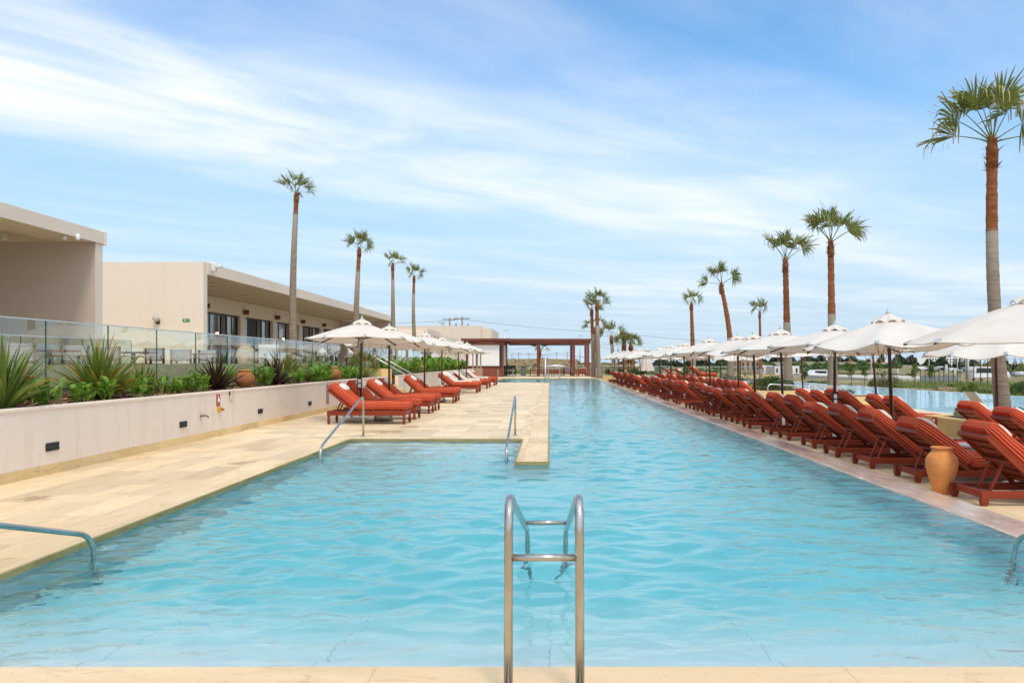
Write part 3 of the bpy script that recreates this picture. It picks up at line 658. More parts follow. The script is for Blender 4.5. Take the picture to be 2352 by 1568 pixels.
def restaurant():
    X0, Y0 = -12.05, 27.3; LEN = 32.4
    r = thing('restaurant_building', 'long beige restaurant building with a slatted soffit and dark glass doors', 'building', (X0, Y0, 1.0))
    m = MB(); m.box(-18, -0.30, 0, 0.30, 0, 3.98); m.build('end_wall', M['plaster_house'], r)
    m = MB(); m.box(-0.30, 0.0, -0.004, 0.30, 0, 3.99); m.build('wall_pier', M['plaster_house'], r)
    m = MB(); m.box(-4.3, -0.02, LEN, LEN + .3, 0, 3.6); m.build('far_wall', M['plaster_shaded'], r)
    m = MB(); m.box(-18, -0.004, 0.30, LEN + .3, 3.90, 3.97); m.box(-1.15, -0.004, .3, LEN + .3, 3.60, 3.90); m.box(-4.26, -3.7, .3, LEN + .3, 3.60, 3.90); m.build('roof_slab', M['soffit_shaded'], r)
    m = MB(); m.box(-0.004, 0.03, 0.30, LEN + .32, 3.58, 3.99); m.build('fascia', M['plaster_house'], r)
    n = 30
    for k in range(n):
        y = 0.9 + (LEN - 1.2)*k/(n-1); m = MB(); m.box(-3.7, -1.15, y - .17, y + .17, 3.60, 3.90); m.build('ceiling_beam', M['soffit'], r)
    bays = [(9.2 + 4.75*k, 9.2 + 4.75*k + 4.1) for k in range(5)]
    m = MB(); m.box(-4.3, -3.95, .3, LEN, 2.87, 3.60); a = 5.0
    m.box(-4.3, -3.95, .3, 5.0, 0, 2.87)
    for y0, y1 in [(5.2, 8.5)] + bays:
        m.box(-4.3, -3.95, a, y0, 0, 2.87); a = y1
    m.box(-4.3, -3.95, a, LEN, 0, 2.87); m.build('facade', M['plaster_house'], r)
    for i, (y0, y1) in enumerate([(5.2, 8.5)] + bays):
        w = y1 - y0; f = MB()
        for q in (0, .18, .5, .66, .82): f.box(-4.17, -4.10, y0 + q*w, y0 + q*w + .07, 0, 2.87)
        f.box(-4.17, -4.10, y1 - .07, y1, 0, 2.87); f.box(-4.17, -4.101, y0, y1, 2.78, 2.87)
        wd = f.build('window', M['dark_metal'], r)
        for q0, q1, mt, nm in ((.0, .18, 'pale_pane', 'pane'), (.18, .5, 'window_glass' if i not in (2,) else 'black', 'pane'), (.5, .66, 'curtain', 'curtain'), (.66, .82, 'pale_pane', 'pane'), (.82, 1, 'window_glass', 'pane')):
            g = MB(); x = -4.14 if nm == 'pane' else -4.16; g.box(x - .01, x, y0 + q0*w + .07, y0 + q1*w, 0, 2.78); g.build(nm, M[mt], wd)
        if i in (1, 3):
            b = sm(); b.lathe([(.02, -.05), (.05, 0), (.02, .05)], 8, (-4.1, y0 + .4*w, 1.9)); b.build('hanging_lamp', M['bulb'], wd)
        l = sm(); l.lathe([(.07, -.01), (.13, 0), (.15, .22), (.10, .23)], 12, (-3.80, y0 - .25, 2.98)); l.build('wall_lamp', M['brown_wood'], r)
    # the lamp and green exit sign on the end wall, cameras on the roof edge
    p = P(364, 736, Y0); l = MB(); l.box(p.x - X0 - .05, p.x - X0 + .05, -.10, 0, p.z - 1.12, p.z - .98); l.build('wall_lamp', M['dark_metal'], r)
    l = sm(); l.tube([(p.x - X0 - .02, -.06, p.z - .98), (p.x - X0 - .04, -.16, p.z - .90)], .10, 12); l.build('lamp_head', M['concrete'], r)
    p = P(428, 736, Y0); s = MB(); s.box(p.x - X0 - .12, p.x - X0 + .12, -.02, 0, p.z - 1.04, p.z - .94); s = s.build('exit_sign', M['green_sign'], r)
    s2 = MB(); s2.box(p.x - X0 - .06, p.x - X0 - .02, -.024, -.02, p.z - 1.02, p.z - .96); s2.box(p.x - X0 + .02, p.x - X0 + .08, -.024, -.02, p.z - 1.0, p.z - .98); s2.build('arrow', M['white_plastic'], s)
    for y, z in ((.5, 3.86), (21.5, 3.92), (31.5, 3.85)):
        c = MB(); c.box(.03, .22, y, y + .12, z - .14, z + .16, .02); c.box(.20, .42, y - .05, y + .10, z - .03, z + .08, .02); c.build('antenna_box', M['white_plastic'], r)
M['pale_pane'] = plain('pale_pane', (0.46, 0.50, 0.56), (0.52, 0.56, 0.62), 0.5, 0.06, spec=0.9, stretch=(1, 1, .3))
restaurant()
def far_wing():
    r = thing('guest_wing', 'low beige wing with square window openings behind the left umbrellas', 'building', (-12.5, 80, 0))
    m = MB(); m.box(-20, -.3, 0, .3, 0, 4.86); m.build('end_wall', M['plaster_house'], r)
    for k, (y0, y1, x, zt, ys) in enumerate(((0.3, 10, 0, 4.88, (2.2, 4.9, 7.3)), (10, 27, -.1, 4.6, (12.2, 16.0, 20.5)))):
        m = MB(); a = y0
        for y in ys:
            m.box(x - .5, x, a, y, 0, zt); m.box(x - .5, x, y, y + 1.4, 0, 1.9); m.box(x - .5, x, y, y + 1.4, zt - .55, zt); a = y + 1.4
        m.box(x - .5, x, a, y1, 0, zt); m.build('facade', M['plaster_house'], r)
        for y in ys:
            w = MB(); w.box(x - .52, x - .45, y, y + 1.4, 1.9, zt - .55); w.build('window', M['plaster_shaded'], r)
    m = MB(); m.box(-20, -.5, .3, 27, 4.5, 4.7); m.build('roof', M['soffit'], r)
    r = thing('hotel_block', 'plain pale beige hotel block behind the poolside bar', 'building', (-25.6, 130, 0))
    m = MB(); m.box(0, 14.2, 0, 20, 0, 7.5); m.build('wall', M['plaster_house'], r)
    m = MB(); m.box(14.2, 15.9, 1.5, 20, 0, 7.1); m.build('side_wall', M['plaster_house'], r)
far_wing()
# ------------------------------------------------------------------ loungers
def cushion(pts, w, th, ph=0.0):
    """a fat cushion: rounded-rectangle section swept along a straight run; t runs up its thickness"""
    m = sm(); m.recalc = True; p0, p1 = Vector(pts[0]), Vector(pts[1]); d = p1 - p0; L = d.length; d.normalize()
    up = Vector((0, 0, 1)) - d*d.z; up.normalize(); side = Vector((0, 1, 0)); r = th*0.34
    prof = []                                  # one side, from the bottom round to the top
    for k in range(5): a = -math.pi/2 + math.pi/2*k/4; prof.append((w/2 - r + r*math.cos(a), r + r*math.sin(a)))
    for k in range(1, 4): prof.append((w/2 + .004*math.sin(math.pi*k/4), r + (th - 2*r)*k/4))
    for k in range(5): a = math.pi/2*k/4; prof.append((w/2 - r + r*math.cos(a), th - r + r*math.sin(a)))
    nr = len(prof); rows = []
    def row(x, ins, puff):
        rows.append([(x, y - ins, th/2 + (z - th/2)*(1 - 1.6*ins/th) + puff*z/th, z/th) for y, z in prof])
    for f in (0, 22, 45, 68): row(r*(1 - math.cos(R(f))), r*(1 - math.sin(R(f))), 0)
    for s in range(11): q = s/10; row(r + (L - 2*r)*q, 0, 0.016*math.sin(math.pi*q) + 0.007*math.sin(q*13 + ph))
    for f in (68, 45, 22, 0): row(L - r*(1 - math.cos(R(f))), r*(1 - math.sin(R(f))), 0)
    vs = []; ts = []
    for rr in rows:
        for sgn in (1, -1):
            for (x, y, z, t) in rr: vs.append(p0 + d*x + side*(y*sgn) + up*z); ts.append(t)
    k = 2*nr; fs = []
    for i in range(len(rows) - 1):
        for sgn in (0, 1):
            for j in range(nr - 1):
                a = i*k + sgn*nr + j; q = (a, a + 1, a + k + 1, a + k); fs.append(q if sgn else q[::-1])
        for j in (0, nr - 1):
            a, b = i*k + j, i*k + nr + j; q = (a, b, b + k, a + k); fs.append(q if j else q[::-1])
    for i, fl in ((0, False), (len(rows) - 1, True)):
        for j in range(nr - 1):
            a, b = i*k + j, i*k + nr + j; q = (a, a + 1, b + 1, b); fs.append(q[::-1] if fl else q)
    return m.add(vs, fs, ts)
def slab_lounger(name, high, dang=0.0, seed=0):
    """x runs from the head end (0) to the foot; returns the root"""
    W = 0.67 if high else 0.66
    zb, zt = (0.215, 0.325) if high else (0.085, 0.175)
    L = 1.90 if high else 1.98
    hx, hz = (0.62, zt + 0.035) if high else (0.76, zt + 0.03)
    ang, bl, th = (R(38.5), 0.76, 0.185) if high else (R(39.5), 0.92, 0.180)
    ang += R(dang); r = thing(name, None, 'sun lounger')
    m = MB()
    for s in (-1, 1): m.box(0, L, s*(W/2) - .022, s*(W/2) + .022, zb, zt, .004)
    m.box(.022, .066, -W/2 + .022, W/2 - .022, zb + .006, zt - .004); m.box(L - .05, L - .006, -W/2 + .022, W/2 - .022, zb + .006, zt - .004)
    m.build('frame', M['red_wood'], r)
    for x in (0.035, L - .04):
        for s in (-1, 1):
            if high:
                g = sm(); g.lathe([(.026, 0), (.030, .01), (.034, .06), (.040, .085), (.030, .10), (.040, .115), (.028, .15), (.024, .175), (.036, .20), (.040, zb + .05)], 8, (x, s*(W/2 - .006), 0))
            else:
                g = MB(); g.add([(x-.028, s*W/2-.026, 0), (x+.028, s*W/2-.026, 0), (x+.028, s*W/2+.026, 0), (x-.028, s*W/2+.026, 0),
                                 (x-.042, s*W/2-.034, .05), (x+.042, s*W/2-.034, .05), (x+.042, s*W/2+.034, .05), (x-.042, s*W/2+.034, .05),
                                 (x-.042, s*W/2-.034, zt+.002), (x+.042, s*W/2-.034, zt+.002), (x+.042, s*W/2+.034, zt+.002), (x-.042, s*W/2+.034, zt+.002)],
                                [(0,3,2,1), (8,9,10,11)] + [(i+o, (i+1)%4+o, (i+1)%4+4+o, i+4+o) for o in (0, 4) for i in range(4)])
            g.build('leg', M['red_wood'], r)
    m = MB(); nsl = 9
    for k in range(nsl):
        x = hx + .04 + (L - hx - .08)*k/(nsl-1); m.box(x - .045, x + .045, -W/2 + .024, W/2 - .024, zt - .004, zt + .018)
    m.build('seat_slats', M['red_wood'], r)
    dx, dz = -math.cos(ang), math.sin(ang); bx, bz = hx + dx*bl, hz + dz*bl
    b = MB()
    for s in (-1, 1): b.beam((hx, s*(W/2 - .02), hz - .02), (bx, s*(W/2 - .02), bz - .02), .038, .055)
    for k in range(7):
        q = .10 + .82*k/6; c = Vector((hx + dx*bl*q, 0, hz + dz*bl*q)); b.beam((c.x - dx*.045, 0, c.z - dz*.045), (c.x + dx*.045, 0, c.z + dz*.045), W - .078, .018)
    b.beam((bx + dx*-.035, 0, bz - dz*.035 - .02), (bx + dx*.01, 0, bz + dz*.01 - .02), W + .01, .055)
    b.build('backrest', M['red_wood'], r)
    q = .55; cx, cz = hx + dx*bl*q, hz + dz*bl*q - .05; fx = 0.16 if high else 0.22
    for s in (-1, 1):
        u = MB(); u.beam((cx, s*.13, cz), (fx, s*.13, zb + .06), .035, .028); u.build('support_strut', M['red_wood'], r)
    u = MB(); u.box(fx - .03, fx + .03, -W/2 + .022, W/2 - .022, zb + .03, zb + .055); u.build('crossbar', M['red_wood'], r); u = MB(); u.beam((cx, -W/2 + .05, cz), (cx, W/2 - .05, cz), .04, .03); u.build('crossbar', M['red_wood'], r)
    n = Vector((-dz, 0, dx)); n = Vector((dz, 0, -dx)) if False else Vector((math.sin(ang), 0, math.cos(ang)))
    cushion([(hx + .03, 0, zt + .02), (L + .05, 0, zt + .02)], W + .0, th, seed*1.7).build('seat_cushion', M['cushion'], r)
    off = n * .012
    cushion([(hx + off.x - dx*.0, 0, hz + off.z), (hx + off.x + dx*(bl + .05), 0, hz + off.z + dz*(bl + .05))], W + .0, th, seed*1.7).build('back_cushion', M['cushion'], r)
    # pillow with its strap over the head end
    c = Vector((hx, 0, hz)) + Vector((dx, 0, dz))*(bl - .20) + n*(th + .040)
    Mx = Matrix(((-dx, 0, n.x, c.x), (0, 1, 0, 0), (-dz, 0, n.z, c.z), (0, 0, 0, 1)))
    p = sm(); vs = []; nu, nv = 12, 16
    for i in range(nu + 1):
        a = -math.pi/2 + math.pi*i/nu
        for j in range(nv):
            th2 = 2*math.pi*j/nv; se = lambda v, e: math.copysign(abs(v)**e, v)
            rx, ry = se(math.cos(th2), .55), se(math.sin(th2), .55); k = max(math.cos(a), 0)**.55
            vs.append(Mx @ Vector((rx*k*.125, ry*k*.205, math.sin(a)*.055)))
    p.add(vs, [(i*nv+j, i*nv+(j+1) % nv, (i+1)*nv+(j+1) % nv, (i+1)*nv+j) for i in range(nu) for j in range(nv)])
    pl = p.build('pillow', M['pillow'], r)
    s = MB(); s.smooth = True
    e = Vector((hx, 0, hz)) + Vector((dx, 0, dz))*(bl + .055)
    path = [c + Vector((dx, 0, dz))*.08 - n*.02, c + Vector((dx, 0, dz))*.15 - n*.032, e - Vector((dx, 0, dz))*.05 + n*(th + .016)]
    s.add([q2 + Vector((0, sg*.085, 0)) for q2 in path for sg in (-1, 1)], [(2*i, 2*i+1, 2*i+3, 2*i+2) for i in range(len(path) - 1)])
    s.build('strap', M['pillow'], pl)
    return r, (hx, hz, dx, dz, bl, th, zt, L, n)
LO = [slab_lounger('sun_lounger', False, a, i)[0] for i, a in enumerate((0, 3.5, -4))]
HI = [slab_lounger('sun_lounger', True, a, i + 4) for i, a in enumerate((0, 4))]; HIGH = HI[0][1]; HI = [h[0] for h in HI]
used = set()
rl = random.Random(21)
def put_lounger(protos, x, y, z, rz, label, group, k=None):
    proto = protos[rl.randrange(len(protos)) if k is None else k]
    o = proto if proto.name not in used else dup(proto); used.add(proto.name)
    o.location = (x, y, z); o.rotation_euler = (0, 0, rz); o['label'] = label; o['group'] = group
    return o
front = [8.45, 10.0, 11.3, 12.6, 13.85, 15.25, 16.4, 17.9, 19.25, 20.35, 21.9, 23.1, 24.2, 25.6, 27.6, 28.8, 30.4, 31.8, 34.2, 35.4, 37.9, 39.0, 41.4, 42.6, 45.0, 46.2, 48.4, 49.6, 51.8, 53.0, 55.2, 56.4, 58.6, 59.8]
extra = {0: 'nearest the camera, with its head end cut by the right edge', 1: 'behind the tall clay jar'}
def side_label(i):
    return {0: 'red striped lounger at the pool edge, nearest the camera, beside the clay jar',
            1: 'red striped lounger directly behind the tall clay jar at the pool edge'}.get(i, 'red striped lounger %s from the camera in the right poolside row' % ordn(i))
for i, d in enumerate(front):
    put_lounger(LO, 5.12 + rl.uniform(-.04, .05), d*1.133 + rl.uniform(-.04, .04), DR, R(rl.uniform(-2.0, 2.0)), side_label(i), 'loungers in the front row along the right pool edge')
second = [(8.0, 13.9, DR), (8.0, 15.2, DR)] + [(9.06, y, DL) for y in (21.1, 22.3, 24.6, 25.8, 27.0, 28.6, 37.7, 39.0, 40.9, 42.8, 44.1, 45.5, 48.1, 51.0, 52.4, 54.4, 56.4, 58.6, 60.9, 64.0, 67.0)]
for i, (x, y, z) in enumerate(second):
    lab = ['red striped lounger in the second row at the right edge, left half cut by the frame', 'second row red striped lounger in front of the planter with the red sign'][i] if i < 2 else 'red striped lounger, %s from the camera in the second row on the lower deck' % ordn(i)
    if i == 0: lab = 'red striped lounger in the second row, cut by the right edge of the photo'
    put_lounger(LO, x, y, z, R(rl.uniform(-3, 3)), lab, 'loungers in the second row on the lower deck')
left = [19.2, 20.75, 23.05, 24.35, 28.8, 30.2, 37.9, 39.4, 43.9, 46.3, 49.8, 51.3]
for i, y in enumerate(left):
    lab = {0: 'red striped lounger with turned legs, nearest on the left deck beside the steel pool rail',
           11: 'red striped lounger under a pale towel, farthest in the left row'}.get(i, 'red striped lounger with turned legs, %s from the camera in the left row' % ordn(i))
    put_lounger(HI, -5.36 + rl.uniform(-.03, .03), y, 0, R(rl.uniform(-1.5, 1.5)), lab, 'loungers in the row on the left deck', 1 if i in (1, 4) else 0)
def towel(x, y, i):
    hx, hz, dx, dz, bl, th, zt, L, n = HIGH; r_ = random.Random(i); t = MB(); t.smooth = True
    pr = [Vector((hx, 0, hz)) + Vector((dx, 0, dz))*(bl + .04)*k + n*(th + .02) for k in (1.0, .8, .6, .4, .22)] + [Vector((hx + .10 + .11*k, 0, zt + th + .045)) for k in range(8)]
    head = Vector((hx, 0, hz)) + Vector((dx, 0, dz))*(bl + .10) + n*.06; pr = [head] + pr
    ys = [-.40, -.36, -.2, 0, .2, .36, .40]; vs = []
    for a, p in enumerate(pr):
        for b, yy in enumerate(ys):
            drop = -.16 if b in (0, 6) else 0; vs.append((x + p.x, y + yy*.97 + r_.uniform(-.01, .01), p.z + drop + r_.uniform(-.006, .018)))
    k = len(ys); t.add(vs, [(i2*k+j, i2*k+j+1, (i2+1)*k+j+1, (i2+1)*k+j) for i2 in range(len(pr)-1) for j in range(k-1)])
    o = t.build('towel', M['towel']); md = o.modifiers.new('thick', 'SOLIDIFY'); md.thickness = .012
    tag(o, 'pale beach towel spread over the %s towelled lounger of the left row' % ORD[i], 'towel', 'towels spread over the far left loungers')
for i, y in enumerate((39.4, 43.9, 46.3, 49.8)): towel(-5.36, y, i)

# ------------------------------------------------------------------ umbrellas
def umbrella(R0, seed, H0=2.36, Hr=1.93, vent='open'):
    rg = random.Random(seed)
    r = thing('sun_umbrella', None, 'umbrella')
    c = MB(); c.smooth = False; n = 8; sub = 6; rows = [.17, .35, .55, .75, .9, 1.0]
    vs = [];
    sag = [rg.uniform(.0, .03) if seed != 2 else rg.uniform(.06, .15) for _ in range(n)]; dr = [rg.uniform(-.02, .02) for _ in range(n)]
    def pt(q, a):
        s = a % 1.0; k = int(a) % n; th = 2*math.pi*(k + s)/n
        ch = math.cos(math.pi/n)/math.cos((s - .5)*2*math.pi/n)      # straight chords between ribs
        bow = math.sin(math.pi*s); d = dr[k]*(1-s) + dr[(k+1) % n]*s
        rad = R0*q*(ch*bow + (1 - bow) if True else 1)
        rad = R0*q*ch - R0*q*bow*.025
        z = H0 - (H0 - Hr)*(q**1.12) - sag[k]*bow*q**2*.75 + d*q
        return (rad*math.cos(th), rad*math.sin(th), z)
    m = sm(); N = n*sub
    for q in rows:
        for a in range(N): vs.append(pt(q, a/sub))
    fs = [(i*N+j, i*N+(j+1) % N, (i+1)*N+(j+1) % N, (i+1)*N+j) for i in range(len(rows)-1) for j in range(N)]
    m.add(vs, fs); hem = len(rows) - 1
    m.add([vs[hem*N + j] for j in range(N)] + [(vs[hem*N+j][0]*.985, vs[hem*N+j][1]*.985, vs[hem*N+j][2] - .012) for j in range(N)], [(j, (j+1) % N, N + (j+1) % N, N + j) for j in range(N)])
    cp = m.build('canopy', M['canvas'], r)
    # vent cap with scalloped rim
    m = sm(); K = n*6; vv = []; zz0 = H0 - .075
    for i, (q, z) in enumerate(((.02, .215), (.08, .17), (.145, .11), (.195, .045))):
        for j in range(K):
            th = 2*math.pi*j/K; w = abs(math.sin(n*th/2)); lift = .055*w*(i/3)**1.5
            vv.append((R0*q*math.cos(th)*(1 - .04*w*(i == 3)), R0*q*math.sin(th)*(1 - .04*w*(i == 3)), zz0 + z - .055 + lift))
    m.add(vv, [(i*K+j, i*K+(j+1) % K, (i+1)*K+(j+1) % K, (i+1)*K+j) for i in range(3) for j in range(K)]); o = m.build('vent_cap', M['canvas'], r)
    m = sm(); m.lathe([(.05, 0), (.055, .02), (.03, .03), (.045, .06), (.042, .08), (.016, .10), (.012, .14), (.004, .15)], 12, (0, 0, H0 + .03)); m.build('finial', M['finial'], r)
    m = sm(); m.tube([(0, 0, .32), (0, 0, Hr + .08), (0, 0, H0 + .06)], .030, 10); m.build('pole', M['dark_wood'], r)
    m = sm(); m.lathe([(.036, 0), (.055, .03), (.07, .12), (.06, .14)], 12, (0, 0, Hr - .06)); m.build('hub', M['finial'], r)
    for k in range(n):
        a = Vector(pt(.10, k + 1e-4)); b = Vector(pt(1.0, k + 1e-4)); rb = MB(); dn = Vector((0, 0, -.025))
        rb.beam(Vector((a.x*.5, a.y*.5, Hr + .30)) if False else a + dn, b*1.0 + dn, .026, .022); rb_o = rb.build('rib', M['dark_wood'], r)
        st = MB(); mid = Vector(pt(.52, k + 1e-4)) + dn; st.beam((math.cos(2*math.pi*k/n)*.05, math.sin(2*math.pi*k/n)*.05, Hr + .03), mid, .020, .018); st.build('strut', M['dark_wood'], rb_o)
        tp = MB(); e = b + Vector((0, 0, .004)); u = Vector((math.cos(2*math.pi*k/n), math.sin(2*math.pi*k/n), 0)); sd = Vector((-u.y, u.x, 0))
        tp.add([e + u*.015, e - u*.09 + sd*.045 + Vector((0, 0, .042)), e - u*.09 - sd*.045 + Vector((0, 0, .042)), e + u*.015 - Vector((0, 0, .035)), e - u*.05 + Vector((0, 0, -.03))], [(0, 1, 2), (0, 2, 3), (0, 3, 1), (1, 3, 4), (2, 4, 3)]); tp.build('tip_pocket', M['finial'], rb_o)
    m = sm()
    for k in range(3):
        a0 = rg.uniform(0, 6.28); rr = .07 + .02*k
        m.tube([(math.cos(a0)*.06 + math.cos(a0)*rr*(1 - math.cos(t*.5)), math.sin(a0)*.06 + math.sin(a0)*rr*math.sin(t), Hr - .02 - .13*(1 - math.cos(t))) for t in [2*math.pi*q/12 for q in range(13)]], .006, 5)
    m.tube([(.035, .01, Hr - .05), (.05, .02, 1.2), (.04, .0, .72), (.07, .01, .62), (.04, .02, .70)], .005, 5)
    m.build('cord', M['rope'], r)
    m = sm(); m.tube([(0, 0, .06), (0, 0, .42)], .038, 12); m.tube([(0, 0, .36), (0, 0, .44)], .050, 12); m.tube([(.04, 0, .38), (.10, 0, .38)], .022, 8)
    m.build('socket', M['white_plastic'], r)
    m = sm(); m.lathe([(.40, 0), (.415, .02), (.40, .06), (.30, .085), (.08, .10), (.05, .10)], 28)
    bs = m.build('base', M['concrete'], r)
    m = sm()
    for s in (0, math.pi): m.tube(arc([(.22*math.cos(s), .22*math.sin(s) - .06, .08), (.22*math.cos(s), .22*math.sin(s) - .06, .13), (.22*math.cos(s), .22*math.sin(s) + .06, .13), (.22*math.cos(s), .22*math.sin(s) + .06, .08)], .02), .007, 5)
    m.build('handle', M['steel_grey'], bs)
    return r
protoU = [umbrella(1.47, s) for s in (1, 2, 3)] + [umbrella(1.62, 5, 2.56, 1.98)]
bu = set()
def put_umbrella(x, y, z, k, label, group, rz, tilt=(0, 0), sc=1.0, scz=1.0):
    p = protoU[k % 3 if k >= 0 else 3]; o = p if p.name not in bu else dup(p); bu.add(p.name)
    o.location = (x, y, z); o.rotation_euler = (tilt[0], tilt[1], rz); o.scale = (sc, sc, scz); o['label'] = label; o['group'] = group
    return o
ru = random.Random(8)
frontU = [(6.52, 10.5), (5.92, 13.5), (6.0, 16.5), (5.80, 19.4), (5.9, 22.4), (6.02, 24.9), (5.8, 28.1), (5.8, 33.6), (5.85, 37.6), (5.9, 41.5), (5.8, 49.6), (5.8, 53.5), (5.8, 57.3), (5.8, 61.2), (5.8, 65.1), (5.8, 69.0)]
fl = {0: 'large cream umbrella cut by the right edge of the photo, nearest the camera', 1: 'cream umbrella whose pole stands left of the tall clay jar in the front row', 2: 'cream umbrella with a black code plate on its pole, third in the front row'}
for i, (x, y) in enumerate(frontU):
    put_umbrella(x, y, DR, i if i else -1, fl.get(i, 'cream umbrella, %s from the camera in the front row along the right pool edge' % ordn(i)), 'umbrellas in the front row along the right pool edge', ru.uniform(0, .8) if i > 1 else .25,
                 (R(ru.uniform(-3.6, -1.4)) if i else R(1.0), R(ru.uniform(-1.5, 1.5))), 0.99 if i else 1.0, ru.uniform(1.015, 1.045) if i else 1.0)
secondU = [(9.9, 17.3), (9.9, 23.6), (9.9, 30.5), (10, 41.0), (10, 45.6), (10, 49.8), (10, 54.5), (10, 61.0), (10, 66.0)]
for i, (x, y) in enumerate(secondU):
    put_umbrella(x, y, DL, i + 1, 'cream umbrella, %s from the camera in the second row on the lower deck' % ordn(i), 'umbrellas in the second row on the lower deck', ru.uniform(0, .8), (R(ru.uniform(-3, 3)), R(ru.uniform(-5, 1))), .97, 1.09)
leftU = [(-4.82, 19.95), (-4.85, 23.7), (-4.72, 29.5), (-4.8, 35.0), (-4.72, 41.2), (-4.8, 45.1)]
for i, (x, y) in enumerate(leftU):
    put_umbrella(x, y, 0, i, 'white umbrella over the left loungers, %s from the camera' % ordn(i), 'umbrellas over the left loungers', ru.uniform(0, .8) if i else .30, (R(ru.uniform(-3.2, -2.0)), R(ru.uniform(-1.0, 1.0) + 1)), 0.94, 1.065)
# code plates hung on three poles (without their codes)
for x, y, z, lab in ((-4.82, 19.90, .96, 'black plate with two white labels on the first left umbrella pole'), (6.0, 16.45, .72, 'black plate with two white labels on the third right umbrella pole')):
    r = thing('pole_plate', lab, 'plate', (x, y, z)); m = MB(); m.box(-.06, .06, -.012, 0, -.16, .16, .004); m.build('plate', M['black'], r)
    for q in (-.06, .06):
        m = MB(); m.box(-.035, .035, -.015, -.012, q - .045, q + .045); m.build('label_patch', M['white_plastic'], r)
# closed umbrella in the second row
r = thing('closed_umbrella', 'folded cream umbrella standing in the second row among the far poles', 'umbrella', (7.75, 62.5, DL))
m = sm(); K = 32
def fold(r0, z, w): return [(r0*(1 + w*math.cos(8*2*math.pi*j/K))*math.cos(2*math.pi*j/K), r0*(1 + w*math.cos(8*2*math.pi*j/K))*math.sin(2*math.pi*j/K), z) for j in range(K)]
rows = [fold(.06, 2.95, .1), fold(.24, 2.55, .2), fold(.42, 1.6, .18), fold(.55, 1.15, .22)]
m.add([p for q in rows for p in q], [(i*K+j, i*K+(j+1) % K, (i+1)*K+(j+1) % K, (i+1)*K+j) for i in range(3) for j in range(K)]); m.build('canopy', M['canvas'], r)
m = sm(); m.lathe([(.30, 0), (.22, .12), (.10, .22), (.04, .3)], 16, (0, 0, 2.72)); m.build('vent_cap', M['canvas'], r)
m = sm(); m.tube([(0, 0, .0), (0, 0, 3.05)], .035, 8); m.build('pole', M['dark_wood'], r)

# ------------------------------------------------------------------ small things on the deck
def stool(x, y, z, label):
    r = thing('rope_side_table', label, 'side table', (x, y, z), group='woven rope side tables')
    m = MB(); n = 44
    for j in range(n):
        a = 2*math.pi*j/n; c, s = math.cos(a), math.sin(a); m.tube([(.25*c, .25*s, .02), (.19*c, .19*s, .18), (.185*c, .185*s, .26), (.26*c, .26*s, .44)], .008, 4, False)
    m.build('rope_body', M['wicker'], r)
    m = sm(); m.lathe([(.255, 0), (.262, .012), (.255, .024)], 28); m.lathe([(.24, .44), (.285, .445), (.285, .465), (.24, .47)], 28); m.build('table_top', M['wicker'], r)
for i, (x, y) in enumerate([(-4.22, 19.9), (-4.15, 23.7), (-4.15, 29.5)]): stool(x, y, 0, 'brown woven rope side table between loungers, %s from the camera on the left deck' % ordn(i))
stool(10.6, 20.1, DL, 'woven rope side table behind the second row loungers near the lower pool')
def cone_table(x, y, i):
    r = thing('pedestal_table', 'white cone-footed side table between front row loungers, %s from the camera' % ordn(i), 'side table', (x, y, DR), group='white pedestal tables')
    m = sm(); m.lathe([(.20, 0), (.19, .02), (.07, .36), (.06, .40)], 20); m.build('foot', M['white_plastic'], r)
    m = sm(); m.lathe([(.24, .40), (.25, .41), (.25, .425), (.24, .43)], 24); m.build('table_top', M['white_plastic'], r)
for i, y in enumerate((10.45, 12.12, 14.95, 18.0, 21.1, 24.2)): cone_table(6.55, y, i)
# tall clay jar by the pool edge
def jar(name, label, prof, loc, cat='jar', ribs=0, n=36, group=None):
    r = thing(name, label, cat, loc, group=group); m = sm()
    P2 = []
    for (a, z0), (b, z1) in zip(prof, prof[1:]):
        k = 6
        for q in range(k): t = q/k; P2.append((a + (b - a)*t, z0 + (z1 - z0)*t))
    P2.append(prof[-1])
    for _ in range(2): P2 = [P2[0]] + [((P2[i-1][0] + 2*P2[i][0] + P2[i+1][0])/4, (P2[i-1][1] + 2*P2[i][1] + P2[i+1][1])/4) for i in range(1, len(P2)-1)] + [P2[-1]]
    m.lathe(P2, n, closed=False); m.lathe([(.001, .012), (prof[0][0], 0.0)], n, closed=False); m.build('body', M['ribbed_clay'] if ribs else M['terracotta'], r)
    rr, z = prof[-1]; m = sm(); m.lathe([(rr - .005, z - .012), (rr + .016, z - .006), (rr + .018, z + .008), (rr + .002, z + .014), (rr - .018, z + .008), (rr - .03, z - .1), (rr*.7, z - .2)], n, closed=False); m.build('rim', M['terracotta'], r); return r
def mk_ribbed():
    m, N, L = newmat('ribbed_clay'); tc = node(N, 'ShaderNodeTexCoord'); at = node(N, 'ShaderNodeAttribute', attribute_name='t')
    w = mth(N, L, 'ABSOLUTE', mth(N, L, 'SINE', mth(N, L, 'MULTIPLY', at.outputs['Fac'], 125.0))); k = mrange(N, L, nz(N, L, tc.outputs['Object'], 4, 4), .3, .7)
    cc = mix(N, L, k, (0.52, 0.22, 0.085), (0.42, 0.155, 0.055)); M['ribbed_clay'] = finish(m, N, L, cc, .8, 0, w, .02, 1.0, .2)
mk_ribbed()
jar('tall_clay_jar', 'tall terracotta jar standing by the overflow edge among the front loungers', [(.105, 0), (.125, .08), (.165, .24), (.205, .42), (.212, .50), (.195, .58), (.15, .65), (.125, .68), (.128, .73)], (5.08, 10.15, DR)).scale = (.93, .93, .81)
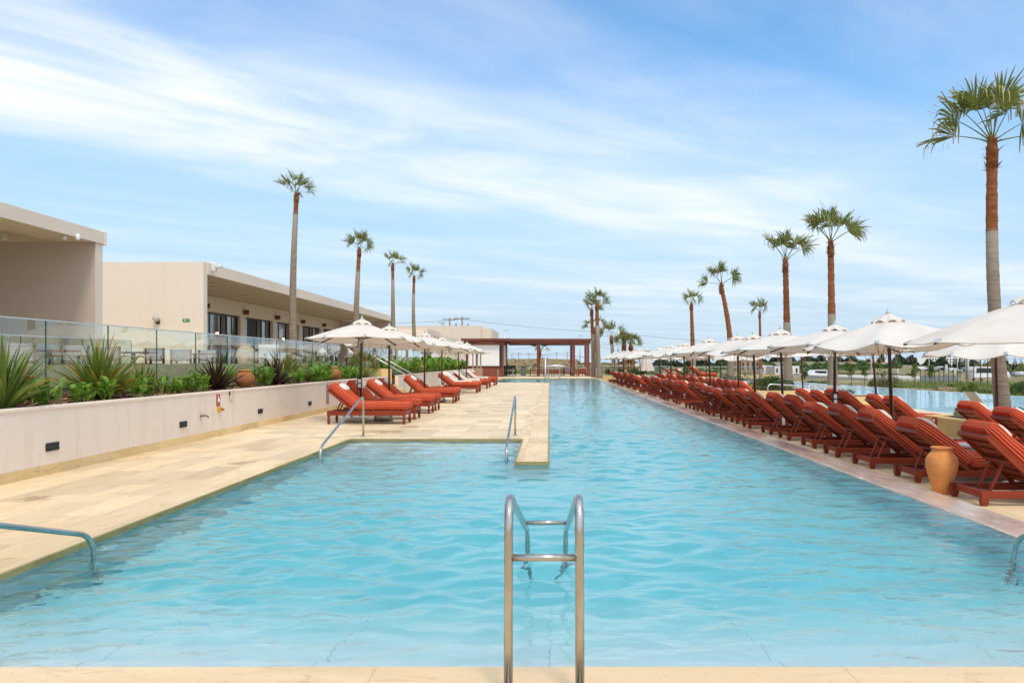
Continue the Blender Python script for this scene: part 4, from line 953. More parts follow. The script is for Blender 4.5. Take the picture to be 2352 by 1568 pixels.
pot = [(.11, 0), (.17, .05), (.225, .15), (.235, .22), (.21, .30), (.15, .36), (.115, .385), (.125, .42)]
for i, (x, y, sc, lab) in enumerate([(-7.35, 18.9, 1.0, 'ribbed round clay pot on the planter between the two dark flax plants'), (-7.3, 26.5, 1.05, 'ribbed round clay pot on the planter left of the first white umbrella pole'),
                          (-7.3, 44.0, 1.3, 'ribbed clay pot half hidden in the planting beyond the steps'), (-7.95, 11.9, .95, 'ribbed clay pot half hidden behind broad leaves at the near end of the planter')]):
    o = jar('clay_pot', lab, pot, (x, y, .88), 'pot', 1, group='ribbed clay pots on the planter'); o.scale = (sc, sc, sc)
r = jar('clay_amphora', 'tall clay amphora on the terrace seen through the glass', [(.12, 0), (.16, .1), (.24, .45), (.30, .72), (.29, .88), (.2, 1.0), (.15, 1.04), (.17, 1.10)], (-10.3, 26.6, 1.0))
for o in KIDS[r.name]: o.data.materials[0] = M['pale_clay']

# ------------------------------------------------------------------ pool rails
def pool_rail(name, label, x, y0, y1, ztop, cat='pool rail', r_=.021, flange=True):
    r = thing(name, label, cat, (x, y0, 0)); d = y1 - y0; s = 1 if d > 0 else -1
    m = sm(); m.tube(arc([(0, 0, 0.0), (0, 0, ztop), (0, d - s*.02, .10), (0, d, -.9)], .20, 7), r_, 16); m.build('rail', M['steel'], r)
    m = sm(); m.lathe([(.055, 0), (.055, .008), (.03, .014), (.022, .02)], 18); m.build('flange', M['steel'], r); return r
r = thing('pool_handrail', 'double stainless steel stair rail rising from the near pool edge in the foreground', 'pool rail', (-.024, 3.50, 0))
for s in (-1, 1):
    m = sm(); m.tube(arc([(s*.160, 0, 0), (s*.158, 0, .91), (s*.158, 3.02, .095), (s*.158, 3.08, -.9)], .20, 9), .0205, 20); m.build('rail', M['steel'], r)
    m = sm(); m.lathe([(.055, 0), (.055, .008), (.03, .014), (.022, .02)], 18, (s*.160, 0, 0)); m.build('flange', M['steel'], r)
m = sm(); m.tube([(-.14, 0, .627), (.14, 0, .627)], .0165, 14); m.build('crossbar', M['steel'], r)
m = sm(); m.tube([(-.14, 2.0, .372), (.14, 2.0, .372)], .0165, 14); m.build('crossbar', M['steel'], r)
pool_rail('pool_handrail', 'steel stair rail curving into the water at the lower left corner', -3.68, 3.5, 6.35, .90)
pool_rail('pool_handrail', 'steel stair rail entering the water at the lower right edge', 3.72, 3.5, 6.30, .90)
pool_rail('pool_handrail', 'steel rail sloping into the water at the inlet corner in front of the left loungers', -3.74, 15.75, 12.75, .83)
pool_rail('pool_handrail', 'steel rail sloping into the water beside the stone tongue', -.70, 16.0, 12.75, .83)
pool_rail('pool_handrail', 'first steel rail at the far pool recess', -4.0, 60.5, 63.2, .95)
pool_rail('pool_handrail', 'second steel rail at the far pool recess, before the bar', -3.3, 71.4, 69.2, 1.0)
for x, lab in ((-.05, 'tall steel pole at the far end of the stone tongue'),):
    r = thing('shower_post', lab, 'post', (x - .25, 57.4, -.9)); m = sm(); m.tube([(0, 0, 0), (0, 0, 2.75)], .055, 10); m.build('post', M['steel_grey'], r)
r = thing('pool_ladder', 'steel ladder at the far end of the pool before the wooden armchairs', 'ladder', (.42, 71.1, 0))
for s in (-.52, .52):
    m = sm(); m.tube(arc([(s, .5, 0), (s, .5, 1.25), (s, -.1, 1.25), (s, -.1, -.8)], .2), .035, 8); m.build('rail', M['steel_grey'], r)
for z in (.9, .3): m = MB(); m.box(-.5, .5, -.14, -.06, z - .02, z + .02); m.build('rung', M['steel_grey'], r)
r = thing('drain_grate', 'square underwater light near the left pool edge', 'pool light', (-3.893, 6.9, -.38)); m = sm(); m.lathe([(.11, 0), (.11, .012), (.09, .02)], 20); m.v = [(z, x, y) for x, y, z in m.v]; m.build('lens', M['white_plastic'], r)
# ------------------------------------------------------------------ palms
def frond_mesh(elev, seed):
    rg = random.Random(seed); m = sm(); e = R(elev); pl = 1.12
    pts = []; p = Vector((0, 0, 0)); a = e
    for k in range(7):
        pts.append(p.copy()); p = p + Vector((math.cos(a), 0, math.sin(a)))*pl/6; a -= R(1.2 + (80 - elev)*.02)
    m.tube(pts, [.030, .024, .020, .017, .015, .013, .012], 5, True, [.1]*7)
    hub = pts[-1]; a -= R(4); d = Vector((math.cos(a), 0, math.sin(a))); up = Vector((-math.sin(a), 0, math.cos(a))); side = Vector((0, 1, 0))
    nl = 34; spread = 88; twist = R(rg.uniform(-75, 75)); fold = rg.uniform(.2, .8)
    s2 = side*math.cos(twist) + up*math.sin(twist); u2 = up*math.cos(twist) - side*math.sin(twist)
    for i in range(nl):
        th = R(-spread + 2*spread*i/(nl-1) + rg.uniform(-4, 4)); Lb = 1.14*(.62 + .38*math.cos(th*.8))*rg.uniform(.78, 1.12)
        dr = (d*math.cos(th) + s2*math.sin(th)).normalized(); dr = (dr + u2*fold*abs(math.sin(th))).normalized(); dth = R(2*spread/(nl-1))
        wdir = dr.cross(u2); wdir = wdir.normalized() if wdir.length > .01 else s2
        vs = []; ts = []; droop = rg.choice((rg.uniform(.05, .35), rg.uniform(.4, 1.35)))
        for s in (0.02, .24, .42, .58, .74, .88, 1.0):
            c = hub + dr*(Lb*s)
            if s > .42:
                q = (s - .42)/.58; c = hub + dr*(Lb*(.42 + (s-.42)*(1 - .45*q*droop))); c.z -= droop*.40*q**2*Lb
            w = Lb*s*dth*.60 if s <= .42 else Lb*.42*dth*.60*max(0, 1 - (s-.42)/.58)**.9 + .003
            zz = u2*(.014 if i % 2 else -.014)*min(1, s*2)
            vs += [c - wdir*w + zz, c + wdir*w - zz]; ts += [s*.92 + rg.uniform(-.04, .08)]*2
        m.add(vs, [(2*k, 2*k+1, 2*k+3, 2*k+2) for k in range(6)], ts)
    return m.mesh('frond', M['palm_leaf'])
ELV = (78, 58, 38, 15)
FR = {(e, k): frond_mesh(e, e*10 + k) for e in ELV for k in range(3)}
def palm(label, base, top, r0, r1, red, fronds, sc, seed, bend=(0, 0), group=None, boot=1.0):
    """base, top: points of the trunk; red: share of the trunk that is bare red-brown; fronds: (azimuth, elevation) list"""
    rg = random.Random(seed); base = Vector(base); top = Vector(top); r = thing('palm_tree', label, 'palm tree', base, group=group)
    hgt = top.z - base.z; m = sm(); pts = []; rs = []; ts = []
    n = max(24, int(hgt*7))
    for k in range(n + 1):
        q = k/n; p = (top - base)*q + Vector((bend[0]*math.sin(math.pi*q), bend[1]*math.sin(math.pi*q), 0)); pts.append(p)
        flare = .35*math.exp(-q*9); rr = (r0*(1-q) + r1*q)*(1 + flare)*(1 + .020*((k % 2)*2 - 1) + rg.uniform(-.014, .014))
        if q > 1 - red: rr *= (.90 + rg.uniform(-.05, .09) + .05*(k % 2))
        rs.append(rr); ts.append(q/(1 - red))
    m.tube(pts, rs, 16, True, ts); m.build('trunk', M['palm_trunk'], r)
    tp = pts[-1]; m = sm(); m.tube([tp + Vector((0, 0, -.55*sc)), tp + Vector((0, 0, -.1*sc)), tp + Vector((0, 0, .25*sc)), tp + Vector((0, 0, .45*sc))], [r1*1.0, r1*1.12, r1*.85, r1*.35], 10, True, [1.5]*4)
    for k in range(int(60*boot)):
        a = rg.uniform(0, 6.28); z = rg.uniform(-.6, .25)*sc; c, s = math.cos(a), math.sin(a); rr = r1*1.0; o = rg.uniform(.05, .24)*sc; w = .045*sc
        m.add([tp + Vector((c*rr - s*w, s*rr + c*w, z)), tp + Vector((c*rr + s*w, s*rr - c*w, z)), tp + Vector((c*(rr+o), s*(rr+o), z + rg.uniform(.02, .22)*sc))], [(0, 1, 2)], [1.5]*3)
    m.build('leaf_base', M['palm_trunk'], r)
    for az, el in fronds:
        e = min(ELV, key=lambda x: abs(x - el)); o = bpy.data.objects.new('frond', FR[(e, rg.randrange(3))]); link(o, r)
        o.location = tp + Vector((0, 0, .22*sc)); o.rotation_euler = (0, 0, R(az) + rg.uniform(-.06, .06)); s = sc*rg.uniform(.92, 1.08); o.scale = (s, s, s)
    return r
def crown(seed, n=11, lean=None):
    rg = random.Random(seed); out = []
    for k in range(n):
        el = (78, 78, 58, 58, 58, 38, 38, 38, 15, 15, 58, 38, 15, 58)[k % 14]; out.append((360*(k*.618 % 1) + rg.uniform(-15, 15), el if el > 20 or k % 3 else 38))
    return out
def px_palm(label, D, ub, ut, vt, zb, r0, r1, red, sc, seed, n=11, bend=0, group=None, fr=None):
    n = max(8, int(n*.95))
    t = P(ut, vt, D); palm(label, ((ub - 1262)/1800*D, D, zb), t, r0, r1, red, fr or crown(seed, n), sc, seed, (bend, 0), group)
big = [(184, 15), (177, 38), (152, 58), (110, 78), (70, 78), (28, 58), (4, 38), (-12, 15), (255, 58), (290, 78), (205, 58)]
px_palm('tallest nearest palm at the right edge of the photo, in the ochre planter', 19.8, 2306, 2279, 345, -.0, .170, .128, .30, .86, 2, fr=big, bend=-.12)
px_palm('tall palm with wide windblown fronds behind the third right umbrella', 45, 1913, 1908, 568, -.3, .27, .17, .46, 1.12, 5, fr=[(175, 58), (150, 58), (95, 78), (260, 78), (30, 58), (8, 38), (-10, 38), (200, 58), (300, 58), (60, 58)])
px_palm('tall palm with upright fronds just left of the second tallest palm', 48, 1811, 1804, 606, -.3, .27, .165, .46, 1.0, 9, fr=[(165, 58), (185, 58), (95, 78), (260, 78), (20, 58), (0, 58), (-25, 38), (230, 58), (60, 58)])
px_palm('leaning palm with a bent red-brown top and sparse fronds', 55, 1676, 1657, 660, -.35, .24, .15, .50, .86, 12, bend=.30, fr=[(180, 15), (150, 58), (90, 78), (250, 78), (15, 38), (-8, 38), (60, 78), (200, 58)])
px_palm('slim palm with a small tuft right of the pool, left of the leaning palm', 65, 1594, 1588, 703, -.35, .24, .14, .62, .68, 15, 9)
px_palm('short thin palm seen between the leaning palm and the tall palms', 70, 1748, 1745, 722, -.35, .17, .10, .80, .70, 17, 9)
px_palm('left palm of the pair at the far end of the pool', 90, 1364, 1359, 716, -.2, .25, .18, .35, .85, 21, 10)
px_palm('right palm of the pair at the far end of the pool', 89, 1375, 1371, 703, -.2, .28, .20, .28, .92, 23, 11)
px_palm('small drooping palm behind the far pair of palms', 120, 1368, 1367, 757, -1, .22, .18, .5, 1.1, 25, 8, fr=[(170, 15), (190, 15), (10, 15), (-10, 38), (40, 58), (150, 38), (90, 58)])
px_palm('stocky palm right of the far pair, left of the lamp post', 105, 1413, 1404, 778, -.6, .32, .2, .15, 1.15, 27, 9, fr=[(180, 15), (165, 38), (10, 38), (-15, 15), (60, 58), (120, 58), (90, 78), (0, 15)])
px_palm('bushy low palm right of the lamp post, the left one of two', 105, 1436, 1433, 795, -.6, .34, .3, .9, .95, 29, 16)
px_palm('bushy low palm right of the lamp post, the right one of two', 106, 1455, 1449, 797, -.6, .34, .3, .9, .95, 31, 16)
px_palm('lone palm seen through the wooden pergola', 125, 1241, 1240, 808, .3, .2, .2, .5, .95, 33, 14)
px_palm('tallest left palm in front of the restaurant, nearest the camera', 32, 674, 681, 452, 1.0, .165, .095, .10, .46, 41, 12, bend=-.08)
px_palm('second left palm above the first white umbrella', 42.6, 817, 825, 578, 1.0, .19, .105, .17, .54, 43, 12, bend=-.06)
px_palm('third left palm at the end of the restaurant roof', 51.8, 903.5, 902, 612, 1.0, .18, .10, .13, .52, 45, 10)
px_palm('fourth left palm, smallest and farthest, beyond the restaurant', 61.6, 958, 951, 640, 1.0, .19, .10, .17, .58, 47, 10, bend=-.15)

# ------------------------------------------------------------------ plants on the planter
def flax(name, label, loc, n, length, mat, seed, spread=1.0, orange=.35, width=.030, group=None):
    rg = random.Random(seed); m = sm()
    for i in range(n):
        az = rg.uniform(0, 2*math.pi); k = rg.random(); el = R(86 - 58*spread*k**.8); L = length*rg.uniform(.55, 1.05)*(1 - .15*k); bend = rg.uniform(.2, 1.0)*(.5 + k)
        p = Vector((math.cos(az)*.09*k, math.sin(az)*.09*k, 0)); a = el; vs = []; ts = []; sd = Vector((-math.sin(az), math.cos(az), 0)); o = rg.random() < orange; b0 = rg.uniform(.0, .4); tw = rg.uniform(-.5, .5)
        for s in range(8):
            q = s/7; w = width*rg.uniform(.95, 1.05)*(.75 + .5*q if q < .45 else (1 - (q-.45)/.55)**.8*.98) + .001
            nrm = Vector((-math.sin(a)*math.cos(az), -math.sin(a)*math.sin(az), math.cos(a))); sv = (sd + nrm*tw*q).normalized()
            vs += [p - sv*w + nrm*.4*w, p - nrm*.15*w, p + sv*w + nrm*.4*w]; ts += [(b0 + .75*q if o else b0*.6 + .2*q**4)]*3
            p = p + Vector((math.cos(a)*math.cos(az), math.cos(a)*math.sin(az), math.sin(a)))*L/7; a -= R(bend*(3 + 17*q*q))
        m.add(vs, [(3*k2+j, 3*k2+j+1, 3*k2+j+4, 3*k2+j+3) for k2 in range(7) for j in (0, 1)], ts)
    o = m.build(name, M[mat], None, loc); return tag(o, label, 'plant', group)
def leafset(m, p, az, el, L, W, rg, t0=0.0, segs=5):
    a = el; sd = Vector((-math.sin(az), math.cos(az), 0)); vs = []; ts = []
    for s in range(segs + 1):
        q = s/segs; w = W*math.sin(math.pi*min(1, .04 + q*.96))**.75*(1.12 - .35*q) + .001
        nrm = Vector((-math.sin(a)*math.cos(az), -math.sin(a)*math.sin(az), math.cos(a)))
        vs += [p - sd*w + nrm*w*.35, p, p + sd*w + nrm*w*.35]; ts += [t0 + .5*q]*3
        p = p + Vector((math.cos(a)*math.cos(az), math.cos(a)*math.sin(az), math.sin(a)))*L/segs; a -= R(9 + 8*q)
    m.add(vs, [(3*k+j, 3*k+j+1, 3*k+j+4, 3*k+j+3) for k in range(segs) for j in (0, 1)], ts)
def broad_mesh(seed, n=7, h=.42):
    rg = random.Random(seed); m = sm()
    for i in range(n):
        x, y = rg.uniform(-.17, .17), rg.uniform(-.17, .17); hh = h*rg.uniform(.55, 1.05); lx, ly = rg.uniform(-.12, .12), rg.uniform(-.12, .12)
        m.tube([(x, y, 0), (x + lx*.5, y + ly*.5, hh*.5), (x + lx, y + ly, hh)], [.011, .010, .006], 5, False, [.3]*3)
        for k in range(5):
            q = .22 + .78*k/4; leafset(m, Vector((x + lx*q, y + ly*q, hh*q)), rg.uniform(0, 6.28), R(rg.uniform(38, 78)), rg.uniform(.17, .30), rg.uniform(.040, .068), rg, rg.uniform(0, .5))
    return m.mesh('broad_leaf_plant', M['broad_leaf'])
BR = [broad_mesh(60 + k) for k in range(5)]
rb = random.Random(77); BRN = [0]
def broad(x, y, z=.875, s=1.0, label=None):
    o = bpy.data.objects.new('broad_leaf_plant', BR[rb.randrange(5)]); link(o); o.location = (x, y, z); o.rotation_euler = (0, 0, rb.uniform(0, 6.28)); q = s*rb.uniform(.85, 1.15); o.scale = (q, q, q*rb.uniform(.9, 1.15))
    tag(o, label, 'plant', 'broad-leaved plants on the left planter'); BRN[0] += 1; return o
flax('flax_plant', 'big green flax plant cut by the left edge of the photo', (-7.15, 10.25, .87), 85, 1.10, 'flax_leaf', 101, .85, .12, .032)
flax('flax_plant', 'big green and orange flax plant in the middle of the near planter', (-7.45, 13.0, .88), 170, 1.12, 'flax_leaf', 102, 1.0, .45, .030)
flax('flax_plant', 'green flax plant with yellow blades behind the second dark flax plant', (-7.7, 22.9, .88), 120, 1.15, 'flax_leaf', 103, 1.05, .25, .030)
flax('flax_plant', 'low arching green flax plant left of the second clay pot', (-7.5, 24.7, .88), 90, .85, 'flax_leaf', 104, 1.15, .18, .028)
flax('flax_plant', 'green strap-leaved plant beneath the fan palm behind the first umbrella pole', (-7.3, 30.3, .88), 80, .9, 'flax_leaf', 108, 1.1, .08, .028)
flax('dark_flax_plant', 'dark purple flax plant left of the first ribbed clay pot', (-7.35, 17.3, .88), 130, .85, 'dark_flax_leaf', 105, 1.05, .5, .024)
flax('dark_flax_plant', 'dark purple flax plant right of the first ribbed clay pot, drooping over the wall', (-7.2, 20.6, .88), 130, .92, 'dark_flax_leaf', 106, 1.15, .5, .024)
flax('dark_flax_plant', 'small bronze flax plant near the far end of the planter', (-7.6, 55.0, .88), 90, 1.1, 'dark_flax_leaf', 107, 1.0, .7, .04)
flax('dark_flax_plant', 'small bronze flax plant behind the farthest left umbrella pole', (-7.4, 63.0, .88), 90, 1.1, 'dark_flax_leaf', 109, 1.0, .7, .04)
flax('flax_plant', 'small green flax plant between the orange flax and the left dark flax', (-7.9, 15.2, .89), 70, .72, 'flax_leaf', 111, 1.0, .3, .022)
flax('flax_plant', 'small yellowing flax plant beside the right dark flax plant', (-7.8, 21.7, .89), 70, .8, 'flax_leaf', 112, 1.0, .5, .022)
flax('dark_flax_plant', 'small bronze flax plant behind the big orange flax plant', (-8.1, 13.9, .9), 60, .7, 'dark_flax_leaf', 113, 1.0, .5, .02)
where = [('beside the big flax plant at the left edge', [(-7.5, 11.0), (-7.9, 12.2), (-7.4, 12.6), (-7.02, 11.0), (-7.3, 11.35), (-7.0, 11.7), (-7.6, 11.6), (-7.15, 12.1), (-7.0, 12.45), (-8.0, 11.5, 1.5)]),
         ('between the orange flax and the dark flax plants', [(-7.0, 13.9), (-7.9, 15.8), (-8.0, 16.6), (-7.6, 17.9), (-7.9, 14.2), (-7.0, 13.4), (-7.1, 14.9), (-7.3, 15.3), (-7.0, 15.6), (-7.8, 14.4), (-7.7, 15.0), (-7.4, 15.9), (-7.1, 16.2), (-7.6, 16.4)]),
         ('around the first ribbed clay pot', [(-8.0, 17.4), (-7.9, 20.6), (-7.2, 21.6), (-7.5, 22.0), (-7.1, 22.4), (-7.0, 23.3), (-7.8, 18.3), (-7.5, 18.4), (-7.7, 19.6), (-7.1, 19.6)]),
         ('left of the second ribbed clay pot', [(-7.0, 23.9), (-7.0, 24.5), (-7.9, 24.9), (-7.2, 25.0), (-7.6, 25.4), (-7.2, 25.7), (-7.8, 26.4, 1.5), (-7.5, 24.2)]),
         ('right of the second ribbed clay pot', [(-7.1, 27.4), (-7.5, 27.8), (-7.1, 28.2), (-7.4, 28.8), (-7.1, 29.1), (-7.7, 29.4), (-7.2, 29.8)]),
         ('beyond the stone steps', [(-7.0 - .45*(k % 3), 36.2 + .55*k) for k in range(13)]),
         ('in the far hedge of the planter', [(-7.0 - .5*(k % 3), 45.2 + .95*k, 1.25) for k in range(22)])]
for w, pts in where:
    pts_s = sorted(pts, key=lambda p: p[1])
    for i, p in enumerate(pts_s):
        one = {0: 'nearest of the', len(pts) - 1: 'farthest of the'}.get(i, '%s of the' % ordn(i) if i else '')
        broad(p[0], p[1], .875, (p[2] if len(p) > 2 else 1.0)*(1.25 if p[1] > 30 else .60 if p[1] < 17 else .85), '%s bright green broad-leaved plants %s' % (one, w))
def bush(name, label, loc, rad, n, size, mat, seed, group=None, cat='shrub', flowers=0, kind=None):
    rg = random.Random(seed); m = MB(); m.smooth = False
    cl = [(Vector((rg.uniform(-.58, .58)*rad[0], rg.uniform(-.58, .58)*rad[1], rg.uniform(.15, .70)*rad[2])), rg.uniform(.25, .45)) for _ in range(max(5, n//140))]
    for i in range(int(n*1.5)):
        c, q = rg.choice(cl); v = Vector((rg.gauss(0, 1), rg.gauss(0, 1), rg.gauss(0, 1))).normalized()*rg.uniform(.6, 1.0)
        p = c + Vector((v.x*rad[0]*q, v.y*rad[1]*q, v.z*rad[2]*q)); p.z = max(p.z, .02)
        d = (v + Vector((rg.uniform(-.6, .6), rg.uniform(-.6, .6), rg.uniform(-.2, .8)))).normalized(); s = d.cross(Vector((rg.uniform(-1, 1), rg.uniform(-1, 1), rg.uniform(-1, 1)))).normalized(); L = size*rg.uniform(.6, 1.3); w = L*.32
        m.mi = 0
        if flowers and rg.random() < flowers and p.z > rad[2]*.5: m.mi = 1; L *= .8; w = L*.6
        m.add([p, p + d*L*.5 + s*w, p + d*L, p + d*L*.5 - s*w], [(0, 1, 2, 3)], [rg.random()]*4)
    o = m.build(name, [M[mat], M['white_flower']], None, loc); return tag(o, label, cat, group, kind)
bush('low_grey_shrub', 'low grey-green shrub beside the stone steps on the planter', (-7.2, 35.6, .88), (.55, .75, .28), 1200, .06, 'grey_leaf', 5)
rg = random.Random(31); m = MB()
for i in range(5200):
    y = 5 + 27.5*rg.random()**1.6; x = -6.95 - 1.6*rg.random()**1.5; z = .885 + .03*(-6.84 - x); M3 = Matrix.Translation((x, y, z)) @ Euler((rg.uniform(-.5, .5), rg.uniform(-.5, .5), rg.uniform(0, 3.1))).to_matrix().to_4x4(); L = rg.uniform(.02, .06); w = L*rg.uniform(.3, .7)
    m.mi = rg.randrange(3); m.add([M3 @ Vector(p) for p in ((-L, -w, 0), (L, -w*.8, 0), (L*.9, w, .006), (-L*.8, w*.9, .004))], [(0, 1, 2, 3)])
tag(m.build('bark_mulch', [M['soil'], M['mulch_brown'], M['mulch_tan']]), 'brown bark chips and dry leaves covering the planter soil', 'mulch', kind='stuff')
# fan palm among the planting
r = thing('fan_palm', 'low green fan palm on the planter behind the first left umbrella pole', 'plant', (-7.6, 32.0, .88))
m = sm(); m.tube([(0, 0, -.2), (0, 0, .3)], [.16, .13], 10, True, [1.4, 1.4]); m.build('trunk', M['palm_trunk'], r)
for k, (az, el) in enumerate(crown(88, 18)):
    o = bpy.data.objects.new('frond', FR[(min(ELV, key=lambda x: abs(x - el)), k % 3)]); link(o, r); o.location = (0, 0, .28); o.rotation_euler = (0, 0, R(az)); o.scale = (.42, .42, .42)

# ------------------------------------------------------------------ terrace furniture and guests behind the glass
def chair_t(x, y, rz, label):
    r = thing('terrace_chair', label, 'chair', (x, y, 1.0), rz, 'wooden terrace chairs behind the glass')
    for sx in (-.26, .26):
        for sy in (-.24, .24): m = MB(); m.box(sx - .022, sx + .022, sy - .022, sy + .022, 0, .62 if sy < 0 else .86); m.build('leg', M['dark_wood'] if rz < 1 else M['grey_wood'], r)
    m = MB(); m.box(-.26, .26, -.25, .25, .42, .47, .01); m.build('seat', M['grey_fabric'], r)
    m = MB(); m.box(-.27, .27, .22, .25, .52, .86, .01); m.build('backrest', M['grey_fabric'], r)
    for sx in (-.26, .26): m = MB(); m.box(sx - .025, sx + .025, -.26, .22, .62, .65); m.build('armrest', M['grey_wood'], r)
def table_t(x, y, label):
    r = thing('terrace_table', label, 'table', (x, y, 1.0), 0, 'square terrace tables behind the glass')
    m = MB(); m.box(-.42, .42, -.42, .42, .71, .75, .01); m.build('table_top', M['brown_wood'], r)
    m = sm(); m.tube([(0, 0, 0), (0, 0, .71)], .05, 10); m.lathe([(.25, 0), (.25, .02), (.05, .05)], 16); m.build('pedestal', M['dark_metal'], r)
for i, (x, y) in enumerate([(-10.35, 12.9), (-10.4, 16.3), (-10.3, 19.4), (-10.4, 23.0), (-10.4, 28.4), (-10.5, 32.0), (-10.5, 35.6)]):
    table_t(x, y, 'square wooden terrace table behind the glass, %s from the camera' % ordn(i))
    for k, (dx, dy, rz) in enumerate(((0, -.72, math.pi), (0, .72, 0.0))):
        chair_t(x + dx, y + dy, rz + (.15 if i % 2 else -.2), 'wooden armchair with pale sling on the %s side of the %s terrace table' % (('near', 'far')[k], ordn(i)))
def seated_person(label, loc, rz, shirt='shirt', lean=.2):
    r = thing('person', label, 'person', loc, rz)
    V = [(0, 0, .50), (0, -.02 + lean*.1, .66), (0, -lean*.35, .86), (0, -lean*.45, 1.0), (0, -lean*.6, 1.12), (0, -lean*.75, 1.22),
         (.17, -lean*.4, .97), (.23, -.12, .74), (.16, -.36, .74), (.12, -.44, .75), (-.17, -lean*.4, .97), (-.23, -.12, .74), (-.16, -.36, .74), (-.12, -.44, .75),
         (.10, -.05, .50), (.12, -.45, .50), (.12, -.47, .08), (.12, -.60, .04), (-.10, -.05, .50), (-.12, -.45, .50), (-.12, -.47, .08), (-.12, -.60, .04)]
    E2 = [(0,1),(1,2),(2,3),(3,4),(4,5),(3,6),(6,7),(7,8),(8,9),(3,10),(10,11),(11,12),(12,13),(0,14),(14,15),(15,16),(16,17),(0,18),(18,19),(19,20),(20,21)]
    rad = [.14,.14,.15,.10,.055,.095,.065,.045,.035,.03,.065,.045,.035,.03,.085,.07,.05,.04,.085,.07,.05,.04]
    me = bpy.data.meshes.new('body'); me.from_pydata(V, E2, []); o = bpy.data.objects.new('body', me); link(o, r)
    for mt in (shirt,): me.materials.append(M[mt])
    sk = o.modifiers.new('skin', 'SKIN'); sl = me.skin_vertices[0] if me.skin_vertices else None
    if sl:
        for i, q in enumerate(rad): sl.data[i].radius = (q, q); 
        sl.data[0].use_root = True
    o.modifiers.new('sub', 'SUBSURF').levels = 1; o.modifiers['sub'].render_levels = 1
    h = sm(); h.lathe([(.02, -.12), (.06, -.10), (.082, -.02), (.085, .04), (.06, .10), (.01, .125)], 14, (0, -lean*.85, 1.28)); h.build('head', M['skin'], r)
    h = sm(); h.lathe([(.088, .0), (.092, .05), (.068, .11), (.01, .135)], 14, (0, -lean*.85 + .014, 1.285)); h.build('hair', M['hair'], r)
seated_person('seated guest in a white shirt at a terrace table behind the glass, left one', (-10.55, 36.4, 1.0), .3)
seated_person('seated guest in a white shirt leaning forward on the terrace, right of the other guest', (-10.1, 40.2, 1.0), -.5, lean=.5)
table_t(-10.2, 39.4, 'square wooden terrace table before the leaning guest')
chair_t(-10.1, 40.3, -.4, 'wooden armchair under the leaning guest')
r = thing('menu_board', 'pale upright menu board standing on the terrace behind the glass', 'board', (-10.0, 27.9, 1.0)); m = MB(); m.box(-.35, .35, -.03, .03, .15, 1.12, .01); m.build('panel', M['white_wall'], r)
m = MB(); m.box(-.3, .3, -.2, .2, 0, .03); m.box(-.02, .02, -.02, .02, .03, .15); m.build('foot', M['dark_metal'], r)

# ------------------------------------------------------------------ bar and pergola at the far end of the pool
def bar():
    r = thing('poolside_bar', 'dark red timber poolside bar with white roller blinds and lettered beam', 'bar', (-8.3, 79, 0)); W = 3.6
    for x, y in ((0, 0), (W, 0), (W, 6.5), (0, 6.5)): m = MB(); m.box(x - .11, x + .11, y - .11, y + .11, 0, 3.35); m.build('post', M['brown_wood'], r)
    m = MB(); m.box(-.55, W + .75, -.6, 7.2, 3.62, 3.86, .01); m.build('roof', M['brown_wood'], r)
    m = MB(); m.box(-.3, W + .12, -.14, .06, 3.22, 3.6, .01); m.build('fascia_beam', M['brown_wood'], r)
    m = MB(); m.box(W - .02, W + .12, .06, 6.6, 3.22, 3.6, .01); m.build('side_beam', M['brown_wood'], r)
    b = MB(); b.box(.13, W - .35, -.02, .0, 1.10, 3.22); b.build('roller_blind', M['blind'], r)
    b = MB(); b.box(W - .005, W + .01, .35, 3.1, 1.05, 3.22); b.build('roller_blind', M['blind'], r); b = MB(); b.box(W - .005, W + .01, 3.4, 6.3, 1.05, 3.22); b.build('roller_blind', M['blind'], r)
    m = MB(); m.box(W - .34, W - .13, -.015, .01, 1.0, 3.22); m.build('blind_rail', M['dark_metal'], r)
    m = MB(); m.box(.12, W - .12, -.05, .3, 0, 1.0, .01); m.build('counter', M['red_brown_panel'], r)
    m = MB(); m.box(.05, W - .05, -.16, .4, 1.0, 1.06, .01); m.build('counter_top', M['dark_wood'], r)
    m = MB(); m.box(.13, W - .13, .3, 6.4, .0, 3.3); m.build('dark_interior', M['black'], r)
    for u0 in (1,):
        lettering('EUPHORIA', .36, M['sign_letter'], r, (1.95, -.145, 3.42), (R(90), 0, 0))
        m = MB(); 
        for a, c in (((.62, 3.52), (.92, 3.52)), ((.92, 3.52), (.77, 3.30)), ((.77, 3.30), (.62, 3.52))): m.beam((a[0], -.148, a[1]), (c[0], -.148, c[1]), .012, .03, up=(0, 1, 0))
        m.build('emblem', M['sign_letter'], r)
M['red_brown_panel'] = plain('red_brown_panel', (0.22, 0.055, 0.02), (0.16, 0.035, 0.014), 1.5, 0.6)
M['sign_letter'] = plain('sign_letter', (0.42, 0.20, 0.12), rough=0.5)
bar()
